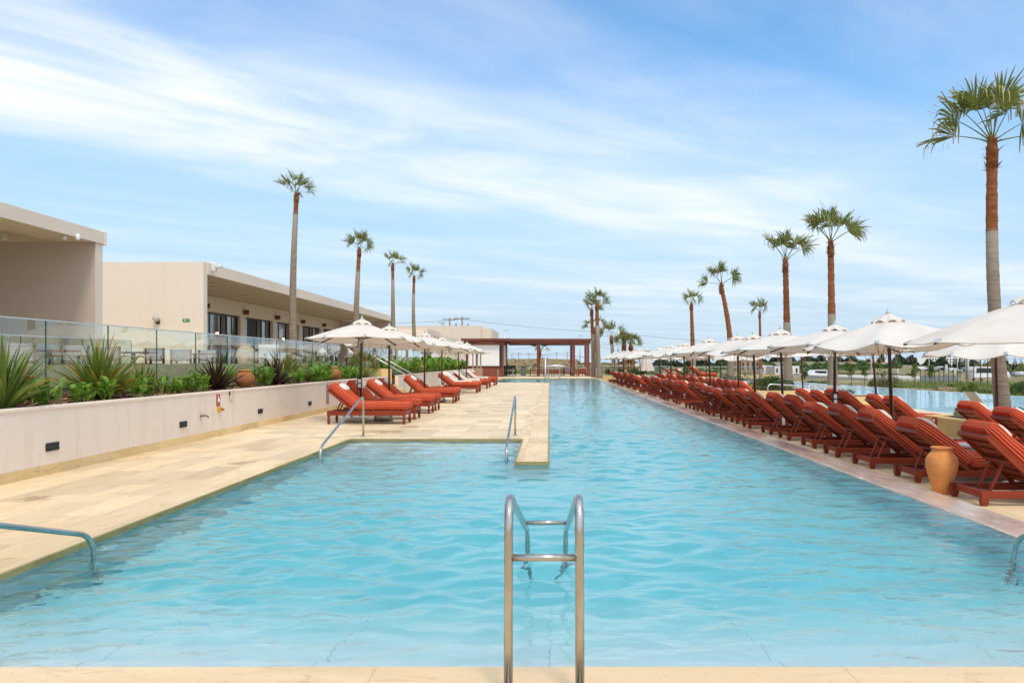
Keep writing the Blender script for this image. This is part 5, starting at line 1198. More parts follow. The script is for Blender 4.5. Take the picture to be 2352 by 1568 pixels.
def pergola():
    r = thing('timber_pergola', 'long dark red timber pergola with open sides at the far end of the pool', 'pergola', (-4.6, 82, 0)); L = 8.9
    for x, y in ((3.4, 0), (7.15, 0), (8.65, 0), (3.4, 6), (7.05, 6), (8.65, 6)): m = MB(); m.box(x - .13, x + .13, y - .13, y + .13, .003, 3.35); m.build('post', M['brown_wood'], r)
    m = MB(); m.box(0, L, -.12, .12, 3.37, 3.72, .01); m.build('beam', M['brown_wood'], r)
    m = MB(); m.box(0, L, 5.88, 6.12, 3.37, 3.72, .01); m.build('beam', M['dark_wood'], r)
    for x in (.1, 2.0, 3.4, 5.3, 7.15, L - .1): m = MB(); m.box(x - .07, x + .07, -.3, 6.3, 3.724, 3.86); m.build('rafter', M['brown_wood'], r)
    m = MB(); m.box(0, L - 1.4, -.1, 6.1, 3.865, 3.91); m.build('canopy_cover', M['dark_wood'], r)
    m = MB(); m.box(-.1, L + .1, -.35, -.28, 3.70, 3.93, .01); m.build('fascia', M['brown_wood'], r)
    return r
pergola()
def armchair(x, y, rz, label):
    r = thing('wooden_armchair', label, 'armchair', (x, y, 0), rz, 'wooden armchairs under the pergola')
    for sx in (-.38, .38):
        for sy in (-.36, .36): m = MB(); m.box(sx - .03, sx + .03, sy - .035, sy + .035, 0, .62 if sy < 0 else .86); m.build('leg', M['red_wood'], r)
        m = MB(); m.box(sx - .04, sx + .04, -.42, .38, .62, .66); m.build('armrest', M['red_wood'], r)
    m = MB(); m.box(-.36, .36, -.36, .36, .28, .34)
    for k in range(5): m.box(-.36, .36, .34, .37, .38 + .1*k, .44 + .1*k)
    m.build('slatted_frame', M['red_wood'], r)
    m = MB(); m.box(-.34, .34, -.36, .30, .34, .48, .03); m.build('seat_cushion', M['mauve'], r); m = MB(); m.box(-.33, .33, .16, .335, .48, .92, .03); m.build('back_cushion', M['mauve'], r)
M['mauve'] = plain('mauve', (0.42, 0.30, 0.29), rough=.9)
for i, (u, D, rz) in enumerate(((1258, 80.5, math.pi), (1280.5, 80.8, math.pi), (1337, 80.2, math.pi), (1320, 82.5, 1.2), (1226, 82, -1.5), (1303, 84, 0.2), (1244, 84.5, 1.9), (1346, 84.5, .0))):
    armchair((u - 1262)/1800*D, D, rz, ['low wooden armchair seen from behind, right of the pool ladder', 'low wooden armchair seen from behind, second to the right of the ladder', 'low wooden armchair seen from behind at the right end of the pergola', 'low wooden armchair seen from the side at the third pergola post', 'low wooden armchair facing right, beside the high table', 'wooden armchair facing the pool in the middle of the pergola', 'wooden armchair seen sideways behind the middle pergola post', 'wooden armchair facing the pool at the right rear post'][i])
def bistro(u, D):
    x = (u - 1262)/1800*D; r = thing('high_table', 'pale high table with dark top under the left half of the pergola', 'table', (x, D, 0)); m = MB(); m.box(-.65, .65, -.4, .4, 1.0, 1.05); m.build('table_top', M['dark_wood'], r)
    m = MB(); m.prism([(-.28, -.2), (.28, -.2), (.28, .2), (-.28, .2)], 0, 1.0); m.build('pedestal', M['concrete'], r)
    for s, lab in ((-1, 'left'), (1, 'right')):
        c = thing('high_chair', 'thin grey high chair on the %s of the high table' % lab, 'chair', (x + s*1.0, D, 0), 0, 'high chairs at the high table')
        for a in (-.2, .2):
            for b in (-.2, .2): m = MB(); m.box(a - .012, a + .012, b - .012, b + .012, 0, .72); m.build('leg', M['dark_metal'], c)
        m = MB(); m.box(-.22, .22, -.22, .22, .72, .75); m.build('seat', M['taupe'], c); m = MB(); m.box(s*.22 - .015, s*.22 + .015, -.22, .22, .75, 1.15); m.build('backrest', M['taupe'], c)
bistro(1202, 86)
for i, u in enumerate((1159, 1166, 1173, 1180)):
    D = 80.5 + .5*i; r = thing('bar_stool', 'black bar stool beside the bar, %s of a row of four' % ('first second third fourth'.split()[i]), 'bar stool', ((u - 1262)/1800*D, D, 0), group='black bar stools')
    for a in (-.17, .17):
        for b in (-.17, .17): m = MB(); m.box(a - .02, a + .02, b - .02, b + .02, 0, .76); m.build('leg', M['black'], r)
    m = MB(); m.box(-.21, .21, -.21, .21, .76, .84); m.build('seat', M['black'], r); m = MB(); m.box(-.2, .2, .18, .22, .84, 1.12); m.build('backrest', M['black'], r); m = MB(); m.box(-.17, .17, -.17, -.15, .2, .5); m.box(-.17, .17, .15, .17, .2, .5); m.build('footrest', M['black'], r)
r = thing('towel_kiosk', 'tan towel kiosk with four slender posts before the bar', 'kiosk', (-6.75, 69, 0))
m = MB(); m.box(-.05, .75, 0, 1.4, 0, .95, .02); m.build('cabinet', M['taupe'], r)
for x, y in ((0, 0), (.22, .9), (.42, 0), (.66, .3)): m = MB(); m.box(x - .05, x + .05, y - .05 + .06, y + .05 + .06, .95, 2.25); m.build('post', M['taupe'], r)
m = MB(); m.box(-1.3, .9, -.2, 1.5, 2.25, 2.36); m.build('roof', M['dark_wood'], r)
r = thing('cafe_umbrella', 'pale blue open parasol over tables behind the wooden armchairs', 'umbrella', ((1277 - 1262)/1800*92, 92, 0)); m = sm(); m.lathe([(1.4, .95), (.7, 1.1), (.05, 1.2)], 12); m.build('canopy', M['pale_cloth'] if 'pale_cloth' in M else M['white_wall'], r); m = sm(); m.tube([(0, 0, 0), (0, 0, 1.2)], .03, 8); m.build('pole', M['steel_grey'], r)
def stair_rail(label, x, y, x2, y2, z0, z1):
    r = thing('handrail', label, 'handrail', (x, y, z0), group='steel handrails at the far right pool corner'); d = Vector((x2 - x, y2 - y, 0))
    m = sm(); m.tube([(0, 0, .9), (d.x, d.y, .9 + z1 - z0)], .035, 8); m.build('rail', M['steel_grey'], r)
    for q in (0.05, .95): m = sm(); m.tube([(d.x*q, d.y*q, (z1 - z0)*q), (d.x*q, d.y*q, .9 + (z1 - z0)*q)], .03, 8); m.build('post', M['steel_grey'], r)
stair_rail('left one of two steel handrails at the far right pool corner', 4.55, 78, 6.3, 72, -.05, -.2); stair_rail('right one of two steel handrails at the far right pool corner', 5.6, 78, 7.0, 71.5, -.1, -.2)

# ------------------------------------------------------------------ ochre planters and platforms on the right
def planter(label, x0, x1, y0, y1, z0, z1, soil_=True, name='stone_planter'):
    r = thing(name, label, 'planter' if soil_ else 'platform', (x0, y0, z0)); m = MB(); w, d, h = x1 - x0, y1 - y0, z1 - z0
    m.box(0, w, 0, d, 0, h - .04); m.build('wall_face', M['ochre'], r)
    m = MB()
    if soil_:
        for a in ((-.01, w + .01, -.01, .22), (-.01, w + .01, d - .22, d + .01), (-.01, .22, .22, d - .22), (w - .22, w + .01, .22, d - .22)): m.box(*a, h - .04, h)
    else: m.box(-.01, w + .01, -.01, d + .01, h - .04, h)
    m.build('coping', M['ochre'], r)
    if soil_: m = MB(); m.box(.22, w - .22, .22, d - .22, h - .04, h - .015); m.build('soil', M['soil'], r)
planter('near ochre stone planter with the red sign, around the tallest palm', 9.95, 16.5, 15.0, 20.8, DL, .10)
r = thing('wall_light', 'dark recessed wall light on the near ochre planter', 'wall light', (9.93, 18.4, -.10)); m = MB(); m.box(-.02, 0, -.17, .17, -.06, .06, .005); m.build('housing', M['black'], r); m = MB(); m.box(-.026, -.02, -.14, .14, .02, .04); m.build('hood', M['dark_metal'], r)
r = thing('shower_sign', 'small red sign with white figure on the near ochre planter', 'sign', (9.93, 20.2, -.02)); m = MB(); m.box(-.01, 0, -.09, .09, -.17, .10); m.build('plate', M['red_sign'], r); m = sm(); m.tube([(-.013, 0, .05), (-.013, 0, -.03)], [.02, .035], 8); m.build('pictogram', M['white_plastic'], r)
planter('ochre planter with white-flowered shrubs around the second tall palm', 11.0, 14.3, 32.0, 34.0, DL, .08)
planter('ochre planter with a round shrub beside two steel handrails', 9.9, 13.2, 37.2, 41.5, DL, .13)
planter('small ochre planter with grey shrubs at the foot of the leaning palm', 11.2, 15.5, 53.6, 57.6, DL, -.02)
planter('raised ochre platform carrying two red loungers', 10.0, 13.2, 58.2, 63.0, DL, .30, False, 'stone_platform')
planter('far ochre platform with red loungers near the glass fence', 10.6, 16.0, 76, 81, DL, -.02, False, 'stone_platform')
planter('low ochre wall across the far end of the pool', 4.9, 9.0, 71.6, 73.0, DL, .28)
planter('long low ochre wall behind the lower pool', 18.0, 25.5, 86.2, 88.0, -.6, .10)
put_lounger(LO, 10.6, 59.3, .30, .05, 'red striped lounger on the raised ochre platform, its head towards the camera side', 'loungers on the stone platforms')
put_lounger(LO, 10.9, 60.8, .30, .0, 'red striped lounger behind another on the raised ochre platform', 'loungers on the stone platforms')
put_lounger(LO, 11.4, 77.6, -.02, .0, 'red striped lounger on the far ochre platform, left one of two', 'loungers on the stone platforms')
put_lounger(LO, 12.6, 79.0, -.02, .0, 'red striped lounger on the far ochre platform, right one of two', 'loungers on the stone platforms')
bush('flowering_shrub', 'white-flowered dark green shrub in the ochre planter by the second tall palm', (11.95, 32.9, .06), (1.05, .75, .26), 1500, .06, 'bush_leaf', 11, flowers=.06)
bush('round_shrub', 'round dark green shrub in the planter beside the steel handrails', (11.3, 39.2, .1), (1.3, 1.3, .75), 2400, .08, 'bush_leaf', 12)
bush('trailing_shrub', 'dark trailing shrub at the foot of the tallest palm', (12.0, 18.6, .06), (1.7, 1.5, .36), 3600, .055, 'bush_leaf', 13)
bush('low_grey_shrub', 'low grey-green shrub at the foot of the leaning palm', (13.2, 55.4, -.05), (1.7, 1.4, .7), 1800, .09, 'grey_leaf', 14)
bush('flowering_shrub', 'tiny yellow-flowered plant on the near ochre planter', (10.5, 20.2, .08), (.35, .35, .14), 260, .05, 'bright_bush_leaf', 15, flowers=.2)
for i, (x, y, s) in enumerate([(5.6, 72.3, .55), (6.6, 72.3, .6), (7.7, 72.3, .6), (8.5, 72.4, .5)]): bush('hedge_shrub', 'dark green shrub on the far ochre wall, %s from the left' % 'first second third fourth'.split()[i], (x, y, .25), (.6, .5, s), 500, .11, 'bush_leaf', 20 + i, 'shrubs on the far ochre wall')
for i, (u, v, D) in enumerate([(1570, 858, 74), (1605, 858, 75), (1640, 862, 72)]):
    p = P(u, v + 4, D); bush('hedge_shrub', 'dark shrub before the glass fence, %s from the left' % 'first second third'.split()[i], (p.x, p.y, -.2), (.9, .7, 1.0), 700, .13, 'bush_leaf', 30 + i, 'shrubs before the glass fence')
def rail_bar(label, pts):
    r = thing('handrail', label, 'handrail', pts[0], group='steel handrails by the round shrub'); o = Vector(pts[0]); m = sm(); m.tube(arc([Vector(p) - o for p in pts], .22, 6), .03, 10); m.build('rail', M['steel_grey'], r)
rail_bar('left one of two curved steel handrails by the round shrub', [(9.75, 35.0, DL), (9.75, 35.0, .52), (13.4, 35.6, .28), (14.6, 35.8, -.9)]); rail_bar('right one of two curved steel handrails by the round shrub', [(11.4, 33.9, DL), (11.4, 34.6, .52), (14.6, 35.2, .25), (15.6, 35.3, -.9)])
def sling_chair(x, y, z, rz, label):
    r = thing('sling_lounger', label, 'lounger', (x, y, z), rz, 'pale sling loungers by the lower pool')
    m = sm(); prof = [(0, .85), (.25, .55), (.5, .25), (.6, .22), (1.0, .28), (1.5, .22), (1.8, .16)]
    m.add([(a, s*.30, b) for a, b in prof for s in (-1, 1)], [(2*i, 2*i+1, 2*i+3, 2*i+2) for i in range(len(prof) - 1)]); m.build('sling', M['sling'], r)
    for s in (-.31, .31): m = sm(); m.tube([(a, s, b) for a, b in prof], .018, 6); m.tube([(.1, s, 0), (.35, s, .42)], .016, 6); m.tube([(1.6, s, 0), (1.5, s, .22)], .016, 6); m.build('frame', M['white_plastic'], r)
sling_chair(11.6, 43.2, DL, .5, 'pale sling lounger behind the round shrub planter, left one'); sling_chair(12.1, 43.9, DL, 1.1, 'pale sling lounger behind the round shrub planter, right one'); sling_chair(13.9, 46.5, DL, .3, 'pale sling lounger standing alone behind the right handrail'); sling_chair(14.1, 26.3, -.35, 0.1, 'pale sling chair beside the trunk of the tallest palm')
# ------------------------------------------------------------------ far surroundings
def gpt(u, D): x = (u - 1262)/1800*D; return x, D, ground_z(x, D)
def rub(label, x0, x1, y, z0, z1, d=.6, rz=0):
    r = thing('rubble_wall', label, 'wall', (x0, y, z0), rz); m = MB(); n = max(2, int((x1 - x0)/1.5)); rg = random.Random(int(x0*7 + y))
    top = [z1 - z0 + rg.uniform(-.08, .08) for _ in range(n + 1)]; L = x1 - x0
    vs = []
    for i in range(n + 1): x = L*i/n; vs += [(x, 0, 0), (x, 0, top[i]), (x, d, top[i]), (x, d, 0)]
    m.add(vs, [(4*i+j, 4*i+4+j, 4*i+5+j, 4*i+1+j) for i in range(n) for j in range(3)] + [(0, 1, 2, 3), (4*n+3, 4*n+2, 4*n+1, 4*n)])
    m.build('stonework', M['rubble'], r)
rub('upper rubble retaining wall seen through the pergola', -8.5, 4.2, 116, -.5, 1.95); rub('lower rubble wall behind the wooden armchairs', -7, 13.5, 108, -1.2, .85); rub('rubble wall behind the pair of far palms', 4.4, 12.5, 118, -1.2, 1.1)
rub('low rubble wall beneath the parked cars', 17.5, 30, 122, -1.6, .0)
def glass_fence(label, x0, x1, y, z0, z1, n):
    r = thing('glass_fence', label, 'fence', (x0, y, z0)); w = (x1 - x0)/n
    for i in range(n):
        m = MB(); m.quad((i*w + .02, 0, 0), ((i+1)*w - .02, 0, 0), ((i+1)*w - .02, 0, z1 - z0), (i*w + .02, 0, z1 - z0)); m.build('glass_panel', M['glass'], r)
        m = MB(); m.box(i*w - .02, i*w + .02, -.02, .02, -.9, z1 - z0); m.build('post', M['steel_grey'], r)
    m = MB(); m.box(0, x1 - x0, -.02, .02, z1 - z0, z1 - z0 + .03); m.build('top_rail', M['rail_cap'], r)
glass_fence('long glass fence behind the far end of the pool', -5.5, 16, 101, -.2, .95, 12); glass_fence('glass fence on the rise behind the lower pool', 16.5, 24.5, 91, -.4, .95, 5)
def lamp_post(label, u, v, D, arm=1, head=True, rad=.09, mat='steel_grey', grp='slender lamp posts behind the pool'):
    x, y, z = gpt(u, D); t = P(u, v, D).z; r = thing('lamp_post' if head else 'concrete_column', label, 'lamp post' if head else 'column', (x, y, z), group=grp)
    m = sm(); m.tube([(0, 0, 0), (0, 0, t - z)], [rad, rad*.7], 8); m.build('pole', M[mat], r)
    if head:
        m = MB(); m.box(min(0, arm*.9), max(0, arm*.9), -.04, .04, t - z, t - z + .08); m.build('arm', M[mat], r); m = MB(); m.box(arm*.5 - .35, arm*.5 + .35, -.12, .12, t - z - .06, t - z + .0); m.build('lamp_head', M[mat], r)
lamp_post('slender lamp post above the bar roof', 1159, 758, 150); lamp_post('slender lamp post between the last pergola posts', 1332, 770, 150, .6); lamp_post('lamp post inside the pergola view, left of the grey-roofed house', 1258, 790, 160, .6); lamp_post('thick lamp post rising through the fronds of the far palms', 1420, 752, 130, .5, rad=.18)
for i, (u, v) in enumerate(((2001, 814), (2134, 815), (2199, 815))): lamp_post('court floodlight mast, %s from the left' % 'first second third'.split()[i], u, v, 150, 1, True, .10, 'concrete', 'floodlight masts at the courts')
for i, (u, v, rd) in enumerate(((2221.5, 814, .42), (2173.5, 837, .34), (2193, 846, .28), (2135, 846, .18), (2062, 846, .2))): lamp_post('pale concrete column beyond the lower pool, %s of five by thickness' % 'first second third fourth fifth'.split()[i], u, v, 155, 1, False, rd, 'concrete', 'concrete columns beyond the lower pool')
def util_pole(label, u, v, D, w=3.2, low=True):
    x, y, z = gpt(u, D); t = P(u, v, D).z; r = thing('utility_pole', label, 'utility pole', (x, y, z), group='utility poles on the horizon'); h = t - z
    m = sm(); m.tube([(0, 0, 0), (0, 0, h)], [w*.06, w*.045], 8); m.build('pole', M['grey_wood'], r); m = MB(); m.box(-w/2, w/2, -.08, .08, h - w*.16, h - w*.11)
    m.build('crossarm', M['grey_wood'], r)
    if low: m = MB(); m.box(-w/2, w/2, -.08, .08, h - w*.68, h - w*.62); m.build('crossarm', M['grey_wood'], r)
    m = sm()
    for s in (-.48, -.3, .3, .48): m.tube([(s*w, 0, h - w*.11), (s*w, 0, h + .0)], w*.018, 6)
    if low:
        for s in (-.4, .4): m.tube([(s*w, 0, h - w*.62), (s*w, 0, h - w*.42)], w*.05, 6)
    m.build('insulator', M['finial'], r)
util_pole('utility pole with two crossarms above the hotel block, left one', 1033, 729, 210, 4.0); util_pole('utility pole with two crossarms above the hotel block, right one', 1061.5, 727, 210, 4.0); util_pole('small utility pole left of the two big ones', 1015, 739, 240, 2.2, False)
for i, (u, v) in enumerate(((1176, 812), (1191, 810), (1214.6, 811), (1278.7, 810), (1246, 814), (1303, 808))): util_pole('small distant utility pole seen through the pergola, %s from the left' % 'first second third fifth fourth sixth'.split()[i], u, v, 300, 2.0, False)
def wire(label, pts, rad=.02):
    a = Vector(pts[0]); r = bpy.data.objects.new
    m = sm(); out = []
    for (p, q) in zip(pts, pts[1:]):
        p, q = Vector(p), Vector(q)
        for k in range(13): t = k/12; w = p.lerp(q, t); w.z -= (q - p).length*.012*4*t*(1 - t); out.append(w)
    m.tube(out, rad, 4, False); tag(m.build('power_line', M['dark_metal']), label, 'power line', 'power lines')
wire('faint power line running right from the big utility poles', [P(907, 742, 210), P(1061, 733, 210), P(1395, 762, 230), P(2000, 800, 260)], .035)
wire('power line crossing the pergola view at the top', [P(1130, 806, 150), P(1250, 793, 160), P(1500, 786, 170)], .018); wire('power line falling from left to right through the pergola', [P(1130, 800, 200), P(1278, 810, 300), P(1400, 826, 320)], .03)
wire('lower power line through the pergola', [P(1130, 816, 260), P(1214, 812, 300), P(1303, 816, 300), P(1420, 824, 300)], .03); wire('power line behind the right umbrellas, upper', [P(1380, 785, 150), P(1490, 806, 170), P(1620, 830, 190)], .02); wire('power line behind the right umbrellas, lower', [P(1365, 792, 150), P(1440, 805, 170), P(1520, 822, 190)], .02)
wire('power line over the white resort hotel', [P(1990, 822, 180), P(2220, 818, 180), P(2352, 824, 180), P(2500, 826, 180)], .02)
def house(name, label, u0, u1, vt, D, depth=10, mat='white_wall', roof=None, wins=0, vb=None):
    x0, _, z = gpt(u0, D); x1 = (u1 - 1262)/1800*D; z = min(z, gpt(u1, D)[2]) - .3; t = P(u0, vt, D).z; h = t - z; w = x1 - x0
    r = thing(name, label, 'building', (x0, D, z)); m = MB(); m.box(0, w, 0, depth, 0, h); m.build('wall', M[mat], r)
    if roof: m = MB(); m.add([(-.4, -.4, h), (w+.4, -.4, h), (w+.4, depth+.4, h), (-.4, depth+.4, h), (w*.3, depth/2, h + w*.16), (w*.7, depth/2, h + w*.16)], [(0, 1, 5, 4), (1, 2, 5), (2, 3, 4, 5), (3, 0, 4), (3, 2, 1, 0)]); m.build('roof', M[roof], r)
    for k in range(wins): a = w*(k + .3)/wins; m = MB(); m.box(a, a + w*.35/wins, -.04, .0, h*.35, h*.78); m.build('window', M['window_dark'], r)
    return r
M['roof_red'] = plain('roof_red', (0.42, 0.15, 0.08), rough=.8); M['blue_paint'] = plain('blue_paint', (0.08, 0.28, 0.50), rough=.6)
house('grey_roofed_house', 'low house with grey hipped roofs seen through the pergola', 1258, 1291, 829.5, 380, 12, 'concrete', 'roof_grey', 4)
house('white_kiosk', 'small white building with a dark door behind the far umbrellas', 1450, 1475, 834, 120, 4, 'white_wall', None, 2)
house('flat_villa', 'white flat-roofed villa left of the palm trunk behind the lower pool', 1748, 1774, 839, 200, 8, 'white_wall', None, 3); house('flat_villa', 'white flat-roofed villa in the middle of the three behind the lower pool', 1780, 1800, 841, 190, 8, 'white_wall', None, 2); house('flat_villa', 'white flat-roofed villa right of the other two behind the lower pool', 1812, 1836, 840, 185, 8, 'white_wall', None, 2)
house('unfinished_building', 'brown unfinished concrete building behind the lower pool', 1690, 1746, 824, 190, 9, 'taupe', None, 5); house('unfinished_building', 'grey concrete frame of a low building right of the villas', 1836, 1852, 858, 180, 4, 'concrete', None, 1)
for i, (u0, u1, v, mt, rf) in enumerate(((1900, 1916, 835, 'white_wall', 'roof_red'), (1926, 1944, 831, 'blue_paint', None), (1948, 1962, 829, 'roof_red', None), (2006, 2026, 833, 'white_wall', 'roof_red'), (2030, 2048, 834, 'taupe', 'roof_red'), (1966, 1984, 835, 'white_wall', None))):
    house('distant_house', ('white house with red roof, first of the distant row on the right', 'blue painted building in the distant row', 'red painted building beside the blue one', 'white house with red roof right of the painted buildings', 'tan house with red roof left of the dark pines', 'small plain white house in the distant row')[i], u0, u1, v, 520, 14, mt, rf, 3)
def belt(name, label, u0, u1, D, h, n, size, mat, seed, vb=None):
    rg = random.Random(seed); m = MB()
    for i in range(n):
        u = rg.uniform(u0, u1); dd = D*rg.uniform(.97, 1.06); x, y, z = gpt(u, dd); hh = h*(.55 + .45*math.sin(u*.13 + seed)*math.sin(u*.05 + 2*seed))
        p = Vector((x, y, z + hh*rg.random()**.7)); d = Vector((rg.uniform(-1, 1), rg.uniform(-1, 1), rg.uniform(-.4, 1))).normalized(); s = d.cross(Vector((rg.uniform(-1, 1), rg.uniform(-1, 1), .3))).normalized(); L = size*rg.uniform(.6, 1.4)
        m.add([p - d*L, p + s*L*.6, p + d*L, p - s*L*.6], [(0, 1, 2, 3)], [rg.random()]*4)
    tag(m.build(name, M[mat]), label, 'trees', kind='stuff')
rh = random.Random(17)
for i in range(14):
    u = 1650 + i*29 + rh.uniform(-6, 6); D = rh.uniform(330, 430); w = rh.uniform(12, 22)
    house('distant_house', 'small pale house in the hazy town beyond the pool, %s from the left' % ordn(i).replace('nearest', 'first'), u, u + w, rh.uniform(829, 838), D, 10, ('white_wall', 'white_wall', 'concrete', 'taupe')[i % 4], 'roof_red' if i % 4 == 2 else None, 3)
belt('tree_belt', 'low dark trees between the houses of the distant town', 1640, 2070, 320, 3.2, 3600, .7, 'bush_leaf', 33)
def hotel():
    D = 900; x0 = (2093 - 1262)/1800*D; x1 = (2254 - 1262)/1800*D; z = -7.5; w = x1 - x0; r = thing('white_resort_hotel', 'long white terraced resort hotel on the horizon at right', 'hotel', (x0, D, z)); 
    m = MB(); m.box(0, w, 0, 25, 0, 12.6); m.box(6, w - 3, .5, 24, 12.6, 14.2); m.build('wall', M['hotel_white'], r); m = MB(); m.box(w*.27, w*.60, 6, 20, 14.2, 16.4); m.build('roof_block', M['taupe'], r)
    for f in range(4):
        for k in range(24):
            if k < 5: continue
            a = w*k/24; m = MB(); m.box(a + .5, a + 2.3, -.15, .0, 2.2 + 2.9*f, 4.0 + 2.9*f); m.build('window', M['window_dark'], r)
hotel()
def pine(label, u, v, D, seed, grp='tiered pines before the white hotel'):
    x, y, z = gpt(u, D); t = P(u, v, D).z; h = t - z; r = thing('norfolk_pine', label, 'pine tree', (x, y, z), group=grp); rg = random.Random(seed)
    m = sm(); m.tube([(0, 0, 0), (0, 0, h)], [h*.018, .03], 6); m.build('trunk', M['grey_wood'], r); m = MB(); n = 15
    for k in range(n):
        q = k/(n-1); zz = h*(.16 + .82*q); rr = h*.21*(1 - q)**.8 + h*.015
        for j in range(9):
            a = rg.uniform(0, 6.28); L = rr*rg.uniform(.7, 1.1); c, s = math.cos(a), math.sin(a); w = L*.16 + h*.006; up = L*.18
            m.add([(0, 0, zz), (c*L*.6 - s*w, s*L*.6 + c*w, zz + up*.3), (c*L, s*L, zz + up), (c*L*.6 + s*w, s*L*.6 - c*w, zz + up*.3)], [(0, 1, 2, 3)], [rg.random()]*4)
            m.add([(c*L*.3, s*L*.3, zz + up*.2), (c*L*.7, s*L*.7, zz - w*.8), (c*L, s*L, zz + up), (c*L*.7, s*L*.7, zz + up + w*.8)], [(0, 1, 2, 3)], [rg.random()]*4)
    m.build('crown', M['pine_leaf'], r)
for i, (u, v, D) in enumerate(((2062, 819, 460), (2074, 823, 460), (2091, 817, 420), (2104, 817, 430), (2194, 815, 420), (2205, 818, 430), (2217, 816, 420), (2231, 822, 430), (2262, 823, 440), (2302, 818, 380), (2312, 817, 380), (2331, 819, 400), (2345, 822, 410))):
    pine('dark tiered pine on the right horizon, %s from the left' % ('leftmost second third fourth fifth sixth seventh eighth ninth tenth eleventh twelfth rightmost'.split()[i]), u, v, D, 200 + i)
belt('tree_belt', 'dark belt of trees below the white hotel', 2050, 2400, 430, 7.5, 5200, .9, 'pine_leaf', 3); belt('tree_belt', 'dark wooded rise behind the white villas', 1690, 2030, 540, 10.0, 6500, 1.4, 'pine_leaf', 5); belt('tree_belt', 'broken line of dark trees behind the far umbrellas', 1420, 1700, 420, 5.0, 3000, 1.1, 'pine_leaf', 21); belt('scrub', 'brownish scrub below the pines at the right edge', 2240, 2420, 330, 5.0, 2200, .7, 'olive_bush_leaf', 7)
belt('scrub', 'green scrub on the slope behind the parked cars', 1390, 1720, 150, 1.6, 3200, .30, 'olive_bush_leaf', 9); belt('scrub', 'low green scrub on the terrace above the rubble wall', 1150, 1345, 112.5, 1.4, 1500, .22, 'bush_leaf', 11); belt('scrub', 'dry scrub on the horizon behind the pergola', 1100, 1420, 330, 3.0, 1500, .7, 'olive_bush_leaf', 12)
belt('scrub', 'scattered scrub on the low green hill', 1640, 2000, 300, 1.6, 2600, .6, 'bush_leaf', 15); belt('scrub', 'pale dry scrub on the open field', 1600, 2100, 215, .7, 2200, .35, 'olive_bush_leaf', 16)
# grass and shrubs just beyond the vanishing edge
def grass(name, label, n, u0, u1, d0, d1, mat, seed, h=.5):
    rg = random.Random(seed); m = MB()
    for i in range(n):
        D = rg.uniform(d0, d1); u = rg.uniform(u0, u1); x, y, z = gpt(u, D)
        if x < 27.5 - (D - 34)*.09: continue
        a = rg.uniform(0, 6.28); L = h*rg.uniform(.5, 1.2); w = .03; m.add([(x - w, y, z), (x + w, y, z), (x + math.cos(a)*L*.5, y + math.sin(a)*L*.5, z + L)], [(0, 1, 2)], [rg.random()]*3)
    tag(m.build(name, M[mat]), label, 'grass', kind='stuff')
grass('dry_grass', 'yellow-green grass beyond the vanishing edge of the lower pool', 9000, 2000, 2480, 42, 110, 'bright_bush_leaf', 4, .7)
for i, (u, D, rx, h, mt, lab) in enumerate(((2040, 70, 1.35, 2.2, 'olive_bush_leaf', 'big olive-coloured bush left of the court fence'), (2012, 72, .9, 1.6, 'olive_bush_leaf', 'smaller olive-coloured bush left of the big one'), (2221, 62, .85, 1.25, 'bright_bush_leaf', 'bright round bush between the fence and the bus'), (2130, 64, 1.6, .5, 'bush_leaf', 'flat dark green bush above the rubble walls'),
                                             (1945, 82, 3.2, .6, 'bush_leaf', 'low dark hedge along the vanishing edge'), (1875, 84, 1.5, .9, 'bush_leaf', 'dark bush beside the white van'), (2330, 58, .9, 1.15, 'bush_leaf', 'dark bush right of the tallest palm trunk'), (2350, 60, 1.0, 1.3, 'bush_leaf', 'dark bush at the right edge of the photo'), (2260, 60, .8, .8, 'olive_bush_leaf', 'yellowish bush left of the tallest palm trunk'), (2190, 74, .8, .9, 'bush_leaf', 'dark bush below the court fence'), (1770, 90, 1.8, .5, 'bush_leaf', 'low bush behind the long ochre wall'))):
    x, y, z = gpt(u, D); bush('wild_bush', lab, (x, y, z - .1), (rx, rx*.8, h), int(900 + 900*rx), .11, mt, 300 + i, 'bushes beyond the lower pool')
x, y, z = gpt(2075, 68); rub('low rubble wall beyond the vanishing edge, left one', x, x + 3.0, 68, z - .3, z + .45); x, y, z = gpt(2155, 64); rub('low rubble wall beyond the vanishing edge, right one', x, x + 1.6, 64, z - .3, z + .75)
m = MB(); x, y, z = gpt(2000, 120); m.prism([(48, 118), (62, 118), (64, 150), (48, 150)], z - .6, z + .35); struct(m, 'court_surface', M['court_grey'] if 'court_grey' in M else M['concrete'])
def fence(label, u0, u1, D, h, n):
    x0, y, z = gpt(u0, D); x1 = (u1 - 1262)/1800*D; r = thing('wire_fence', label, 'fence', (x0, D, z)); w = x1 - x0
    for k in range(n + 1): m = MB(); m.box(w*k/n - .04, w*k/n + .04, -.04, .04, 0, h); m.build('post', M['fence_green'], r)
    m = MB(); 
    for q in (0.02, .5, .98): m.box(0, w, -.025, .025, h*q - .02, h*q + .02)
    m.build('rail', M['fence_green'], r)
    if h < 3: m = MB(); m.box(0, w, -.01, .01, .1, h*.5); m.build('windscreen', M['fence_grey'], r)
M['fence_grey'] = plain('fence_grey', (0.22, 0.24, 0.26), rough=.8); M['fence_green'] = plain('fence_green', (0.02, 0.05, 0.045), rough=.6)
fence('dark green court fence beyond the lower pool, left run', 2114, 2200, 110, 1.9, 8); fence('taller dark green court fence in front of the white bus', 2205, 2300, 100, 3.6, 6)
